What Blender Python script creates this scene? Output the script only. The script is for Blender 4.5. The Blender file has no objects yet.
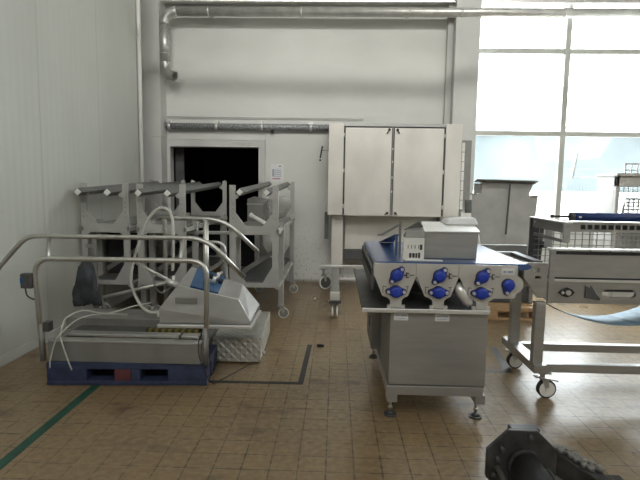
import bpy, bmesh, math, random
from mathutils import Vector, Matrix
from mathutils.geometry import tessellate_polygon
random.seed(4)
PI = math.pi
scene = bpy.context.scene
COL = scene.collection

# ------------------------------------------------------------------ camera
cam_d = bpy.data.cameras.new('camera')
cam_d.sensor_width = 36.0
cam_d.lens = 505.0 / 640.0 * 36.0
cam_d.clip_start = 0.05
cam = bpy.data.objects.new('camera', cam_d)
COL.objects.link(cam)
cam.location = (0, 0, 1.5)
cam.rotation_mode = 'XYZ'
cam.matrix_world = Matrix.Translation((0, 0, 1.5)) @ (
    Matrix.Rotation(math.radians(1.72), 4, 'Z') @ Matrix.Rotation(math.radians(90 - 6.1), 4, 'X')
    @ Matrix.Rotation(math.radians(0.85), 4, 'Z'))
scene.camera = cam

# ------------------------------------------------------------------ world, lights, exposure
world = bpy.data.worlds.new('overcast_sky')
scene.world = world
world.use_nodes = True
bg = world.node_tree.nodes['Background']
bg.inputs['Color'].default_value = (0.93, 0.97, 1.0, 1)
bg.inputs['Strength'].default_value = 15.0


def area(name, loc, target, sx, sy, power, color=(1, 1, 1)):
    d = bpy.data.lights.new(name, 'AREA')
    d.shape = 'RECTANGLE'
    d.size, d.size_y = sx, sy
    d.energy = power
    d.color = color
    o = bpy.data.objects.new(name, d)
    COL.objects.link(o)
    o.location = loc
    o.rotation_euler = (Vector(target) - Vector(loc)).to_track_quat('-Z', 'Y').to_euler()
    return o


# strip skylight in the hall roof; the rear and side lamps are added unseen fills
area('skylight_strip', (1.0, 1.0, 6.5), (0.5, 7.8, 3.4), 7.0, 0.3, 70, (1.0, 1.0, 0.96)).data.spread = math.radians(85)
area('fill_rear', (0.5, -3.5, 6.6), (0.2, 2.0, 1.0), 6.0, 2.5, 300, (1.0, 1.0, 0.97))
area('fill_side', (6.6, 2.0, 3.4), (-2.5, 3.8, 1.2), 5.0, 2.2, 60, (0.95, 0.98, 1.0))

scene.view_settings.view_transform = 'Standard'
scene.view_settings.look = 'None'
scene.view_settings.exposure = 0.0
scene.view_settings.gamma = 1.0
scene.view_settings.use_curve_mapping = False


# ------------------------------------------------------------------ materials
def new_mat(name):
    m = bpy.data.materials.new(name)
    m.use_nodes = True
    nt = m.node_tree
    return m, nt, nt.nodes['Principled BSDF']


def coords(nt, scale=(1, 1, 1), rot=(0, 0, 0)):
    tc = nt.nodes.new('ShaderNodeTexCoord')
    mp = nt.nodes.new('ShaderNodeMapping')
    mp.inputs['Scale'].default_value = scale
    mp.inputs['Rotation'].default_value = rot
    nt.links.new(tc.outputs['Object'], mp.inputs['Vector'])
    return mp.outputs['Vector']


def mix_col(nt, fac, a, b, blend='MIX'):
    n = nt.nodes.new('ShaderNodeMix')
    n.data_type = 'RGBA'
    n.blend_type = blend
    for sock, v in ((n.inputs[0], fac), (n.inputs[6], a), (n.inputs[7], b)):
        if hasattr(v, 'links') or hasattr(v, 'is_linked'):
            nt.links.new(v, sock)
        elif isinstance(v, (tuple, list)):
            sock.default_value = (*v[:3], 1)
        else:
            sock.default_value = v
    return n.outputs[2]


def ramp(nt, val, p0, p1):
    r = nt.nodes.new('ShaderNodeMapRange')
    r.inputs['From Min'].default_value = p0
    r.inputs['From Max'].default_value = p1
    nt.links.new(val, r.inputs['Value'])
    return r.outputs['Result']


def noise(nt, vec, scale, detail=4):
    n = nt.nodes.new('ShaderNodeTexNoise')
    n.inputs['Scale'].default_value = scale
    n.inputs['Detail'].default_value = detail
    nt.links.new(vec, n.inputs['Vector'])
    return n.outputs['Fac']


def simple(name, col, rough=0.5, metal=0.0, var=0.12, scale=6, stretch=(1, 1, 1), bump=0.0):
    m, nt, p = new_mat(name)
    v = coords(nt, stretch)
    f = noise(nt, v, scale)
    dark = tuple(c * (1 - var) for c in col)
    light = tuple(min(1, c * (1 + var)) for c in col)
    nt.links.new(mix_col(nt, ramp(nt, f, 0.3, 0.7), dark, light), p.inputs['Base Color'])
    p.inputs['Roughness'].default_value = rough
    p.inputs['Metallic'].default_value = metal
    if bump:
        b = nt.nodes.new('ShaderNodeBump')
        b.inputs['Strength'].default_value = bump
        b.inputs['Distance'].default_value = 0.01
        nt.links.new(f, b.inputs['Height'])
        nt.links.new(b.outputs['Normal'], p.inputs['Normal'])
    return m


M = {}
M['stainless'] = simple('brushed_stainless', (0.45, 0.445, 0.43), 0.38, 0.75, 0.07, 5, (1, 1, 6))
M['stainless_bright'] = simple('bright_stainless', (0.72, 0.71, 0.69), 0.34, 0.6, 0.08, 3, (1, 1, 1))
M['stainless_door'] = simple('door_stainless', (0.66, 0.63, 0.58), 0.5, 0.5, 0.10, 2.2, (1, 1, 0.6))
M['plate'] = simple('plate_stainless', (0.58, 0.565, 0.53), 0.42, 0.45, 0.07, 9)
M['tube'] = simple('polished_tube', (0.52, 0.51, 0.48), 0.32, 0.85, 0.1, 8)
M['grey_steel'] = simple('dull_grey_steel', (0.24, 0.235, 0.22), 0.5, 0.4, 0.12, 5)
M['dark_steel'] = simple('dark_steel', (0.10, 0.10, 0.10), 0.5, 0.4, 0.2, 8)
M['roller_grey'] = simple('roller_grey', (0.15, 0.15, 0.145), 0.5, 0.2, 0.15, 6)
M['black'] = simple('black_rubber', (0.016, 0.016, 0.018), 0.6, 0, 0.2, 10)
M['void'] = simple('unlit_room_dark', (0.010, 0.011, 0.014), 0.9, 0, 0.1, 3)  # near-black colour stands in for the darkness of the unlit room
M['galv'] = simple('galvanised_sheet', (0.56, 0.55, 0.52), 0.36, 0.55, 0.16, 7)
M['frost'] = simple('mottled_foil', (0.30, 0.31, 0.32), 0.55, 0.4, 0.6, 45, bump=0.6)
M['rack'] = simple('grey_painted_steel', (0.39, 0.385, 0.36), 0.5, 0.2, 0.10, 7)
M['white'] = simple('white_plastic', (0.72, 0.71, 0.67), 0.45, 0, 0.05, 5)
M['cream'] = simple('cream_paint', (0.44, 0.425, 0.40), 0.5, 0, 0.06, 5)
M['navy'] = simple('pallet_blue', (0.028, 0.040, 0.088), 0.6, 0, 0.3, 10)
M['red'] = simple('pallet_red', (0.11, 0.03, 0.035), 0.6, 0, 0.2, 10)
M['bearing'] = simple('bearing_blue', (0.016, 0.045, 0.36), 0.35, 0, 0.1, 10)
M['panel_blue'] = simple('panel_blue', (0.02, 0.085, 0.21), 0.4, 0, 0.15, 14)
M['belt'] = simple('blue_belt', (0.06, 0.105, 0.24), 0.27, 0, 0.12, 4)
M['belt_pale'] = simple('pale_blue_belt', (0.22, 0.34, 0.43), 0.6, 0, 0.08, 3)
M['roller_blue'] = simple('dark_blue_roller', (0.02, 0.045, 0.16), 0.4, 0, 0.15, 6)
M['hose'] = simple('pale_hose', (0.50, 0.49, 0.45), 0.5, 0, 0.06, 6)
M['cloth'] = simple('dark_grey_cloth', (0.045, 0.052, 0.058), 0.85, 0, 0.3, 12, bump=0.4)
M['wood'] = simple('pallet_wood', (0.42, 0.27, 0.14), 0.7, 0, 0.25, 6, (1, 8, 8))
M['paper'] = simple('paper', (0.72, 0.72, 0.72), 0.7, 0, 0.02, 6)
M['print'] = simple('printed_ink', (0.34, 0.38, 0.44), 0.7, 0, 0.05, 6)
M['print_red'] = simple('printed_red_ink', (0.55, 0.30, 0.34), 0.7, 0, 0.05, 6)
M['print_dark'] = simple('printed_black_ink', (0.06, 0.06, 0.07), 0.7, 0, 0.05, 6)
M['tape_green'] = simple('green_floor_tape', (0.012, 0.075, 0.05), 0.5, 0, 0.25, 9)
M['tape_black'] = simple('black_floor_tape', (0.022, 0.022, 0.022), 0.5, 0, 0.3, 9)
M['iron'] = simple('oily_black_iron', (0.06, 0.06, 0.06), 0.38, 0.3, 0.4, 14)
M['facade'] = simple('pale_blue_facade', (0.096, 0.114, 0.117), 0.8, 0, 0.4, 0.4)
M['ground'] = simple('outside_concrete', (0.75, 0.75, 0.74), 0.9, 0, 0.05, 1)
M['frame_grey'] = simple('window_frame_grey', (0.42, 0.42, 0.38), 0.5, 0, 0.05, 3)
M['mesh'] = simple('mesh_wire', (0.30, 0.29, 0.27), 0.45, 0.6, 0.1, 9)
M['pillar'] = simple('pillar_paint', (0.55, 0.545, 0.52), 0.7, 0, 0.06, 1.8)


def stained_wall():
    m, nt, p = new_mat('stained_wall_paint')
    v = coords(nt)
    big = noise(nt, coords(nt, (0.5, 1, 1.0)), 1.6, 5)
    base = mix_col(nt, ramp(nt, big, 0.3, 0.7), (0.60, 0.60, 0.565), (0.70, 0.70, 0.665))
    fine = noise(nt, v, 26, 6)
    sep = nt.nodes.new('ShaderNodeSeparateXYZ')
    nt.links.new(v, sep.inputs[0])
    low = ramp(nt, sep.outputs['Z'], 1.1, 0.1)             # splashed dirt near the floor
    mul = nt.nodes.new('ShaderNodeMath'); mul.operation = 'MULTIPLY'
    nt.links.new(ramp(nt, fine, 0.56, 0.70), mul.inputs[0])
    nt.links.new(low, mul.inputs[1])
    nt.links.new(mix_col(nt, mul.outputs[0], base, (0.30, 0.28, 0.25)), p.inputs['Base Color'])
    p.inputs['Roughness'].default_value = 0.7
    return m


def panel_wall():
    """sandwich panel with fine vertical ribs and a joint every metre"""
    m, nt, p = new_mat('ribbed_wall_panel')
    v = coords(nt)
    f = noise(nt, coords(nt, (1, 1, 0.3)), 1.5, 4)
    base = mix_col(nt, ramp(nt, f, 0.3, 0.7), (0.50, 0.505, 0.46), (0.57, 0.575, 0.53))
    sep = nt.nodes.new('ShaderNodeSeparateXYZ')
    nt.links.new(v, sep.inputs[0])
    w = nt.nodes.new('ShaderNodeTexWave')
    w.bands_direction = 'Y'
    w.inputs['Scale'].default_value = 3.2
    nt.links.new(v, w.inputs['Vector'])
    md = nt.nodes.new('ShaderNodeMath'); md.operation = 'PINGPONG'
    md.inputs[1].default_value = 0.575
    nt.links.new(sep.outputs['Y'], md.inputs[0])
    lt = nt.nodes.new('ShaderNodeMath'); lt.operation = 'LESS_THAN'
    lt.inputs[1].default_value = 0.006
    nt.links.new(md.outputs[0], lt.inputs[0])
    nt.links.new(mix_col(nt, lt.outputs[0], base, (0.44, 0.44, 0.41)), p.inputs['Base Color'])
    b = nt.nodes.new('ShaderNodeBump')
    b.inputs['Strength'].default_value = 0.10
    b.inputs['Distance'].default_value = 0.01
    nt.links.new(w.outputs['Fac'], b.inputs['Height'])
    nt.links.new(b.outputs['Normal'], p.inputs['Normal'])
    p.inputs['Roughness'].default_value = 0.45
    return m


def tile_floor():
    m, nt, p = new_mat('brown_quarry_tiles')
    v = coords(nt)
    mp = nt.nodes.new('ShaderNodeMapping')
    mp.inputs['Location'].default_value = (0.028, 0.03, 0)
    nt.links.new(v, mp.inputs['Vector'])
    br = nt.nodes.new('ShaderNodeTexBrick')
    br.offset = 0.0
    br.inputs['Scale'].default_value = 1.0
    br.inputs['Brick Width'].default_value = 0.15
    br.inputs['Row Height'].default_value = 0.15
    br.inputs['Mortar Size'].default_value = 0.0045
    br.inputs['Mortar Smooth'].default_value = 0.3
    br.inputs['Bias'].default_value = 0.0
    br.inputs['Color1'].default_value = (0.228, 0.155, 0.076, 1)
    br.inputs['Color2'].default_value = (0.198, 0.135, 0.068, 1)
    br.inputs['Mortar'].default_value = (0.045, 0.028, 0.018, 1)
    nt.links.new(mp.outputs['Vector'], br.inputs['Vector'])
    dirt = noise(nt, v, 1.3, 6)
    speck = noise(nt, v, 24, 6)
    c = mix_col(nt, ramp(nt, dirt, 0.46, 0.72), br.outputs['Color'], (0.175, 0.115, 0.065))
    c = mix_col(nt, ramp(nt, speck, 0.40, 0.85), c, (0.31, 0.23, 0.13))
    stain = noise(nt, coords(nt, (1.0, 1.6, 1)), 2.6, 8)
    c = mix_col(nt, ramp(nt, stain, 0.60, 0.74), c, (0.085, 0.055, 0.038))
    nt.links.new(c, p.inputs['Base Color'])
    r = nt.nodes.new('ShaderNodeMapRange')
    r.inputs['To Min'].default_value = 0.22
    r.inputs['To Max'].default_value = 0.40
    nt.links.new(dirt, r.inputs['Value'])
    nt.links.new(r.outputs['Result'], p.inputs['Roughness'])
    b = nt.nodes.new('ShaderNodeBump')
    b.inputs['Strength'].default_value = 0.35
    b.inputs['Distance'].default_value = 0.004
    ad = nt.nodes.new('ShaderNodeMath'); ad.operation = 'SUBTRACT'
    nt.links.new(speck, ad.inputs[0])
    nt.links.new(br.outputs['Fac'], ad.inputs[1])
    nt.links.new(ad.outputs[0], b.inputs['Height'])
    nt.links.new(b.outputs['Normal'], p.inputs['Normal'])
    return m


def checker_plate():
    m, nt, p = new_mat('checker_plate')
    m_, n_ = m, nt
    v = coords(nt, (1, 1, 1), (0, 0, 0))
    w1 = nt.nodes.new('ShaderNodeTexWave'); w1.bands_direction = 'DIAGONAL'; w1.inputs['Scale'].default_value = 9
    nt.links.new(v, w1.inputs['Vector'])
    v2 = coords(nt, (-1, 1, 1))
    w2 = nt.nodes.new('ShaderNodeTexWave'); w2.bands_direction = 'DIAGONAL'; w2.inputs['Scale'].default_value = 9
    nt.links.new(v2, w2.inputs['Vector'])
    ck = nt.nodes.new('ShaderNodeTexChecker'); ck.inputs['Scale'].default_value = 22
    ck.inputs['Color1'].default_value = (1, 1, 1, 1); ck.inputs['Color2'].default_value = (0, 0, 0, 1)
    nt.links.new(coords(nt), ck.inputs['Vector'])
    h = mix_col(nt, ck.outputs['Fac'], w1.outputs['Color'], w2.outputs['Color'])
    b = nt.nodes.new('ShaderNodeBump'); b.inputs['Strength'].default_value = 0.8; b.inputs['Distance'].default_value = 0.006
    nt.links.new(h, b.inputs['Height'])
    nt.links.new(b.outputs['Normal'], p.inputs['Normal'])
    p.inputs['Base Color'].default_value = (0.58, 0.57, 0.53, 1)
    p.inputs['Metallic'].default_value = 0.6
    p.inputs['Roughness'].default_value = 0.4
    return m


def hazard():
    m, nt, p = new_mat('yellow_black_scale')
    w = nt.nodes.new('ShaderNodeTexWave'); w.bands_direction = 'X'; w.inputs['Scale'].default_value = 6
    nt.links.new(coords(nt), w.inputs['Vector'])
    nt.links.new(mix_col(nt, ramp(nt, w.outputs['Fac'], 0.45, 0.55), (0.03, 0.03, 0.02), (0.20, 0.16, 0.025)), p.inputs['Base Color'])
    return m


def glass():
    m = bpy.data.materials.new('window_glass')
    m.use_nodes = True
    nt = m.node_tree
    nt.nodes.clear()
    out = nt.nodes.new('ShaderNodeOutputMaterial')
    tr = nt.nodes.new('ShaderNodeBsdfTransparent'); tr.inputs[0].default_value = (0.96, 0.98, 0.98, 1)
    gl = nt.nodes.new('ShaderNodeBsdfGlossy'); gl.inputs['Roughness'].default_value = 0.02
    mx = nt.nodes.new('ShaderNodeMixShader'); mx.inputs[0].default_value = 0.06
    nt.links.new(tr.outputs[0], mx.inputs[1]); nt.links.new(gl.outputs[0], mx.inputs[2])
    nt.links.new(mx.outputs[0], out.inputs[0])
    return m


def film():
    m, nt, p = new_mat('clear_crumpled_film')
    p.inputs['Base Color'].default_value = (0.40, 0.40, 0.37, 1)
    p.inputs['Roughness'].default_value = 0.25
    p.inputs['Alpha'].default_value = 0.42
    return m


M['wall'] = stained_wall()
M['panelwall'] = panel_wall()
M['tiles'] = tile_floor()
M['checker'] = checker_plate()
M['hazard'] = hazard()
M['glass'] = glass()
M['film'] = film()


# ------------------------------------------------------------------ mesh builders
def rounded(pts, rad, n=6):
    """polyline with its inner corners rounded"""
    pts = [Vector(p) for p in pts]
    out = [pts[0]]
    for i in range(1, len(pts) - 1):
        a, b, c = pts[i - 1], pts[i], pts[i + 1]
        u, v = (a - b), (c - b)
        r = min(rad, u.length * 0.49, v.length * 0.49)
        p0, p1 = b + u.normalized() * r, b + v.normalized() * r
        for k in range(n + 1):
            t = k / n
            out.append(p0 * (1 - t) ** 2 + b * 2 * t * (1 - t) + p1 * t ** 2)
    out.append(pts[-1])
    return out


def smooth_path(pts, n=6):
    """Catmull-Rom through the points"""
    P = [Vector(p) for p in pts]
    P = [P[0] * 2 - P[1]] + P + [P[-1] * 2 - P[-2]]
    out = []
    for i in range(1, len(P) - 2):
        for k in range(n):
            t = k / n
            a, b, c, d = P[i - 1], P[i], P[i + 1], P[i + 2]
            out.append(0.5 * ((2 * b) + (c - a) * t + (2 * a - 5 * b + 4 * c - d) * t * t + (3 * b - a - 3 * c + d) * t ** 3))
    out.append(P[-2])
    return out


class MB:
    def __init__(s):
        s.bm = bmesh.new()

    def box(s, x0, x1, y0, y1, z0, z1):
        v = [s.bm.verts.new(p) for p in ((x0, y0, z0), (x1, y0, z0), (x1, y1, z0), (x0, y1, z0),
                                         (x0, y0, z1), (x1, y0, z1), (x1, y1, z1), (x0, y1, z1))]
        for f in ((3, 2, 1, 0), (4, 5, 6, 7), (0, 1, 5, 4), (1, 2, 6, 5), (2, 3, 7, 6), (3, 0, 4, 7)):
            s.bm.faces.new([v[i] for i in f])
        return s

    def hexa(s, pts):
        """eight corners: bottom ring then top ring"""
        v = [s.bm.verts.new(p) for p in pts]
        for f in ((3, 2, 1, 0), (4, 5, 6, 7), (0, 1, 5, 4), (1, 2, 6, 5), (2, 3, 7, 6), (3, 0, 4, 7)):
            s.bm.faces.new([v[i] for i in f])
        return s

    def bar(s, a, b, w, h, up=(0, 0, 1), roll=0.0):
        """rectangular bar from a to b"""
        a, b = Vector(a), Vector(b)
        d = (b - a).normalized()
        u = Vector(up)
        if abs(d.dot(u)) > 0.98:
            u = Vector((0, 1, 0))
        x = d.cross(u).normalized()
        z = x.cross(d).normalized()
        if roll:
            q = Matrix.Rotation(roll, 3, d)
            x, z = q @ x, q @ z
        r0 = [a - x * w / 2 - z * h / 2, a + x * w / 2 - z * h / 2, a + x * w / 2 + z * h / 2, a - x * w / 2 + z * h / 2]
        r1 = [p + (b - a) for p in r0]
        return s.hexa(r0 + r1)

    def tube(s, pts, r, n=12, caps=True):
        pts = [Vector(p) for p in pts]
        rs = r if isinstance(r, (list, tuple)) else [r] * len(pts)
        rings = []
        t0 = (pts[1] - pts[0]).normalized()
        nrm = t0.orthogonal().normalized()
        for i, p in enumerate(pts):
            if i == 0:
                t = t0
            elif i == len(pts) - 1:
                t = (pts[i] - pts[i - 1]).normalized()
            else:
                t = ((pts[i] - pts[i - 1]).normalized() + (pts[i + 1] - pts[i]).normalized())
                t = t.normalized() if t.length > 1e-6 else t0
            nrm = (nrm - t * nrm.dot(t)).normalized()
            bn = t.cross(nrm)
            rings.append([s.bm.verts.new(p + (nrm * math.cos(k * 2 * PI / n) + bn * math.sin(k * 2 * PI / n)) * rs[i]) for k in range(n)])
        for a, b in zip(rings, rings[1:]):
            for k in range(n):
                f = s.bm.faces.new((a[k], a[(k + 1) % n], b[(k + 1) % n], b[k]))
                f.smooth = True
        if caps:
            s.bm.faces.new(list(reversed(rings[0])))
            s.bm.faces.new(rings[-1])
        return s

    def cyl(s, a, b, r, n=20, r2=None):
        return s.tube([a, b], [r, r if r2 is None else r2], n)

    def prism(s, poly, holes, origin, u, v, depth):
        """flat plate: outline and holes in (u, v), thickness along u x v by depth"""
        o, u, v = Vector(origin), Vector(u), Vector(v)
        w = u.cross(v).normalized() * depth
        loops = [poly] + list(holes)
        flat = [p for l in loops for p in l]
        tris = tessellate_polygon([[Vector((p[0], p[1], 0)) for p in l] for l in loops])
        A = [s.bm.verts.new(o + u * p[0] + v * p[1]) for p in flat]
        B = [s.bm.verts.new(o + u * p[0] + v * p[1] + w) for p in flat]
        for t in tris:
            try:
                s.bm.faces.new([A[i] for i in t])
                s.bm.faces.new([B[i] for i in reversed(t)])
            except ValueError:
                pass
        k = 0
        for l in loops:
            n = len(l)
            for i in range(n):
                a, b = k + i, k + (i + 1) % n
                try:
                    s.bm.faces.new((A[a], A[b], B[b], B[a]))
                except ValueError:
                    pass
            k += n
        return s

    def blob(s, c, r, seed=0, amp=0.25, sub=3, squash=(1, 1, 1)):
        rnd = random.Random(seed)
        res = bmesh.ops.create_icosphere(s.bm, subdivisions=sub, radius=1.0)
        ph = [(rnd.uniform(2, 7), rnd.uniform(0, 6), Vector((rnd.uniform(-1, 1), rnd.uniform(-1, 1), rnd.uniform(-1, 1)))) for _ in range(7)]
        for v in res['verts']:
            d = v.co.normalized()
            k = 1 + amp * sum(math.sin(f * d.dot(q) * 1.6 + p) for f, p, q in ph) / 3
            v.co = Vector(c) + Vector((d.x * squash[0], d.y * squash[1], d.z * squash[2])) * r * k
        for f in s.bm.faces:
            f.smooth = True
        return s

    def build(s, name, m, parent=None, bevel=0.0, loc=None):
        bmesh.ops.recalc_face_normals(s.bm, faces=s.bm.faces[:])
        me = bpy.data.meshes.new(name)
        s.bm.to_mesh(me)
        s.bm.free()
        me.materials.append(m)
        o = bpy.data.objects.new(name, me)
        COL.objects.link(o)
        if parent:
            o.parent = parent
        if loc:
            o.location = loc
        if bevel:
            b = o.modifiers.new('bevel', 'BEVEL')
            b.width = bevel
            b.segments = 2
            b.limit_method = 'ANGLE'
            b.angle_limit = math.radians(40)
        return o


def tag(o, label, cat, group=None, kind=None):
    o['label'] = label
    o['category'] = cat
    if group:
        o['group'] = group
    if kind:
        o['kind'] = kind
    return o


def thing(name, label, cat, loc=(0, 0, 0), group=None):
    o = bpy.data.objects.new(name, None)
    o.empty_display_size = 0.1
    COL.objects.link(o)
    o.location = loc
    return tag(o, label, cat, group)


def struct(o):
    o['kind'] = 'structure'
    return o


def copy_tree(o, parent=None):
    c = o.copy()
    COL.objects.link(c)
    if parent:
        c.parent = parent
    for ch in [x for x in bpy.data.objects if x.parent == o]:
        copy_tree(ch, c)
    return c


def plate_xz(poly, y, depth=0.008, holes=()):
    """plate facing the viewer: outline in (x, z), front at y"""
    m = MB()
    m.prism(poly, holes, (0, y, 0), (1, 0, 0), (0, 0, 1), -depth)
    return m


# ================================================================== the setting
YW = 7.84
struct(MB().box(-3.3, 7.2, -6.2, 9.2, -0.10, 0.0).build('floor', M['tiles']))
# the wall at the far end: with the doorway at the left and the big window at the right
w = MB()
w.box(-3.3, -2.62, YW, YW + 0.3, 0, 7.0)
w.box(-2.62, -1.16, YW, YW + 0.3, 2.08, 7.0)
w.box(-1.16, 2.03, YW, YW + 0.3, 0, 7.0)
w.box(2.03, 6.9, YW, YW + 0.3, 0, 1.0)
w.box(2.03, 6.9, YW, YW + 0.3, 4.75, 7.0)
w.box(6.9, 7.2, YW, YW + 0.3, 0, 7.0)
struct(w.build('wall_back', M['wall']))
struct(MB().box(-3.3, -2.70, -6.2, 6.9, 0, 7.0).build('wall_left', M['panelwall']))
struct(MB().box(-3.4, -3.3, 6.9, YW + 0.3, 0, 7.0).build('wall_corner', M['wall']))
struct(MB().box(6.9, 7.2, -6.2, YW, 0, 7.0).build('wall_right', M['wall']))
struct(MB().box(-3.3, 7.2, -6.4, -6.2, 0, 7.0).build('wall_front', M['wall']))
struct(MB().box(-3.4, 7.2, -6.4, YW + 0.3, 7.0, 7.2).build('ceiling', M['wall']))
struct(MB().box(-2.70, -2.688, -6.2, 6.9, 0, 0.085).build('baseboard_left', M['pillar'], bevel=0.004))
# vertical conduit that closes the end of the panel wall
struct(MB().tube([(-2.675, 6.93, 0), (-2.675, 6.93, 7.0)], 0.028).build('trim_1', M['white']))
# pillars: left of the doorway and between wall and window
p = MB().box(-3.3, -2.62, 7.57, YW, 0, 2.19).box(-3.3, -2.62, 7.57, YW, 2.20, 7.0).box(-3.29, -2.63, 7.58, YW, 2.18, 2.21)
struct(p.build('pillar', M['pillar']))
p = MB().box(1.68, 2.03, 7.58, YW, 0, 7.0).box(1.60, 1.68, 7.74, YW, 0, 7.0)
struct(p.build('pillar', M['pillar']))
# unseen overhead beam placed to cast the soft shadow band on the wall, and the steel joist in front of the pipe
struct(MB().box(-3.0, 6.9, 4.99, 5.09, 4.38, 4.45).build('ceiling_beam', M['grey_steel']))
j = MB().box(-2.66, 6.9, 7.66, 7.78, 4.165, 4.185).box(-2.66, 6.9, 7.71, 7.73, 4.185, 4.34).box(-2.66, 6.9, 7.66, 7.78, 4.34, 4.36)
struct(j.build('ceiling_beam', M['galv']))
# band above the doorway and the fixed frame of the doorway
d1 = MB().box(-2.60, -1.10, YW - 0.02, YW, 2.075, 2.17).box(-1.20, -1.10, YW - 0.02, YW, 0, 2.075)
d1.box(-2.62, -2.57, YW - 0.02, YW, 0, 2.075)
struct(d1.build('door_1', M['pillar'], bevel=0.003))
struct(MB().box(-2.60, 1.60, YW - 0.012, YW, 2.185, 2.30).build('trim_2', M['wall']))
# the sliding door leaf that stands open to the right of the doorway
struct(MB().box(-1.09, 0.9, YW - 0.03, YW, 0.03, 2.28).build('door_2', M['wall'], bevel=0.004))
# the unlit room beyond the doorway
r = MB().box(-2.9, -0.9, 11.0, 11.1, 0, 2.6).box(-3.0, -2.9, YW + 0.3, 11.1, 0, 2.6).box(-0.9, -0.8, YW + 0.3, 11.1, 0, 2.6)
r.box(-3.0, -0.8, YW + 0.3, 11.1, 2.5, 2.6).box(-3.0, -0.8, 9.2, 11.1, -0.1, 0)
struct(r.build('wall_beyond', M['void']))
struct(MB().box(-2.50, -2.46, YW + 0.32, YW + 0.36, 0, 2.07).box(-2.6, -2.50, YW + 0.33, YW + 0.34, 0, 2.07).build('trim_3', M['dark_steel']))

# window: mullions, transoms, six panes
wf = struct(MB().box(2.03, 6.9, YW + 0.05, YW + 0.13, 4.70, 4.78).box(2.03, 2.06, YW + 0.05, YW + 0.13, 1.0, 4.75)
            .box(2.03, 6.9, YW + 0.02, YW + 0.2, 0.98, 1.04).build('window_1', M['frame_grey']))
for x in (3.42, 4.75, 6.1):
    MB().box(x - 0.04, x + 0.04, YW + 0.05, YW + 0.13, 1.04, 4.70).build('mullion', M['frame_grey'], wf)
for z in (2.34, 3.555):
    MB().box(2.06, 6.9, YW + 0.06, YW + 0.12, z - 0.035, z + 0.035).build('transom', M['frame_grey'], wf)
xs = (2.06, 3.38, 3.46, 4.71, 4.79, 6.06, 6.14, 6.9)
zs = (1.04, 2.305, 2.375, 3.52, 3.59, 4.70)
for i in range(0, 8, 2):
    for k in range(0, 6, 2):
        MB().box(xs[i], xs[i + 1], YW + 0.085, YW + 0.091, zs[k], zs[k + 1]).build('pane', M['glass'], wf)
# a hanging catch on the second mullion
MB().bar((3.66, YW + 0.04, 2.05), (3.60, YW + 0.04, 1.66), 0.018, 0.012).build('window_stay', M['frame_grey'], wf)

# ------------------------------------------------------------------ outside
struct(MB().box(-20, 40, 9.2, 60, -0.3, -0.15).build('ground', M['ground']))
struct(MB().box(-4, 30, 13.0, 13.2, -0.15, 1.45).build('added_white_wall', M['ground']))  # white wall added to stand in for the washed-out brightness below the facade
b = thing('building', 'pale blue hall seen washed out through the lower window panes', 'building', (0, 0, 0))
MB().box(3.4, 22.0, 16.0, 24, -0.15, 3.25).build('wall', M['facade'], b)
MB().box(3.2, 22.2, 15.8, 24.2, 3.25, 3.42).build('roof', M['cream'], b)

# ------------------------------------------------------------------ floor markings
def decal(name, polys, m, label, cat='floor tape'):
    mb = MB()
    for q in polys:
        mb.prism(q, (), (0, 0, 0.0), (1, 0, 0), (0, 1, 0), 0.0012)
    return tag(mb.build(name, m), label, cat)


decal('floor_tape', [[(-1.79, 1.0), (-1.725, 1.0), (-1.725, 6.0), (-1.79, 6.0)]], M['tape_green'],
      'green tape stripe on the floor running under the blue pallet')
decal('floor_tape', [[(-1.6, 3.665), (-0.225, 3.69), (-0.225, 3.735), (-1.6, 3.71)], [(-0.265, 3.73), (-0.222, 3.73), (-0.20, 4.66), (-0.243, 4.66)]],
      M['tape_black'], 'black tape corner on the floor in front of the checker plate step')
decal('floor_tape', [[(1.24, 4.05), (1.48, 4.05), (1.48, 4.10), (1.24, 4.10)], [(1.42, 4.10), (1.48, 4.10), (1.55, 4.72), (1.49, 4.72)]],
      M['tape_black'], 'dark grey tape corner on the floor behind the cart castor')
tag(MB().blob((-0.12, 4.6, 0.014), 0.03, 5, 0.3, 2, (1.1, 0.8, 0.5)).build('rubbish_scrap', M['black']),
    'small black scrap lying alone on the brown tiles', 'scrap')

# ------------------------------------------------------------------ pipes on the wall
t = thing('ventilation_duct', 'round silver duct along the top of the wall with elbow down', 'duct', (0, 0, 0))
R = 0.068
MB().tube([(-2.36, 7.6, 4.0), (6.8, 7.6, 4.0)], R, 20).build('pipe', M['galv'], t)
el = [(-2.36 - 0.19 * math.sin(a), 7.6, 4.0 - 0.19 * (1 - math.cos(a))) for a in [k * PI / 2 / 8 for k in range(9)]]
MB().tube(el, R + 0.003, 20).build('elbow', M['galv'], t)
MB().tube([(-2.55, 7.6, 3.81), (-2.55, 7.6, 3.28)], R, 20).build('drop_pipe', M['galv'], t)
MB().tube([(-2.55, 7.6, 3.28), (-2.548, 7.60, 3.21), (-2.525, 7.585, 3.14), (-2.47, 7.565, 3.09), (-2.385, 7.54, 3.065)], R + 0.002, 20, caps=False).build('end_elbow', M['galv'], t)
for x in (-1.9, -0.55, 1.0, 1.75, 3.2, 4.6):
    MB().tube([(x - 0.012, 7.6, 4.0), (x + 0.012, 7.6, 4.0)], R + 0.006, 20).box(x - 0.012, x + 0.012, 7.65, YW, 3.99, 4.02).build('clamp', M['galv'], t)
for z in (3.72, 3.40):
    MB().tube([(-2.55, 7.6, z - 0.01), (-2.55, 7.6, z + 0.01)], R + 0.006, 20).build('clamp', M['galv'], t)

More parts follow.
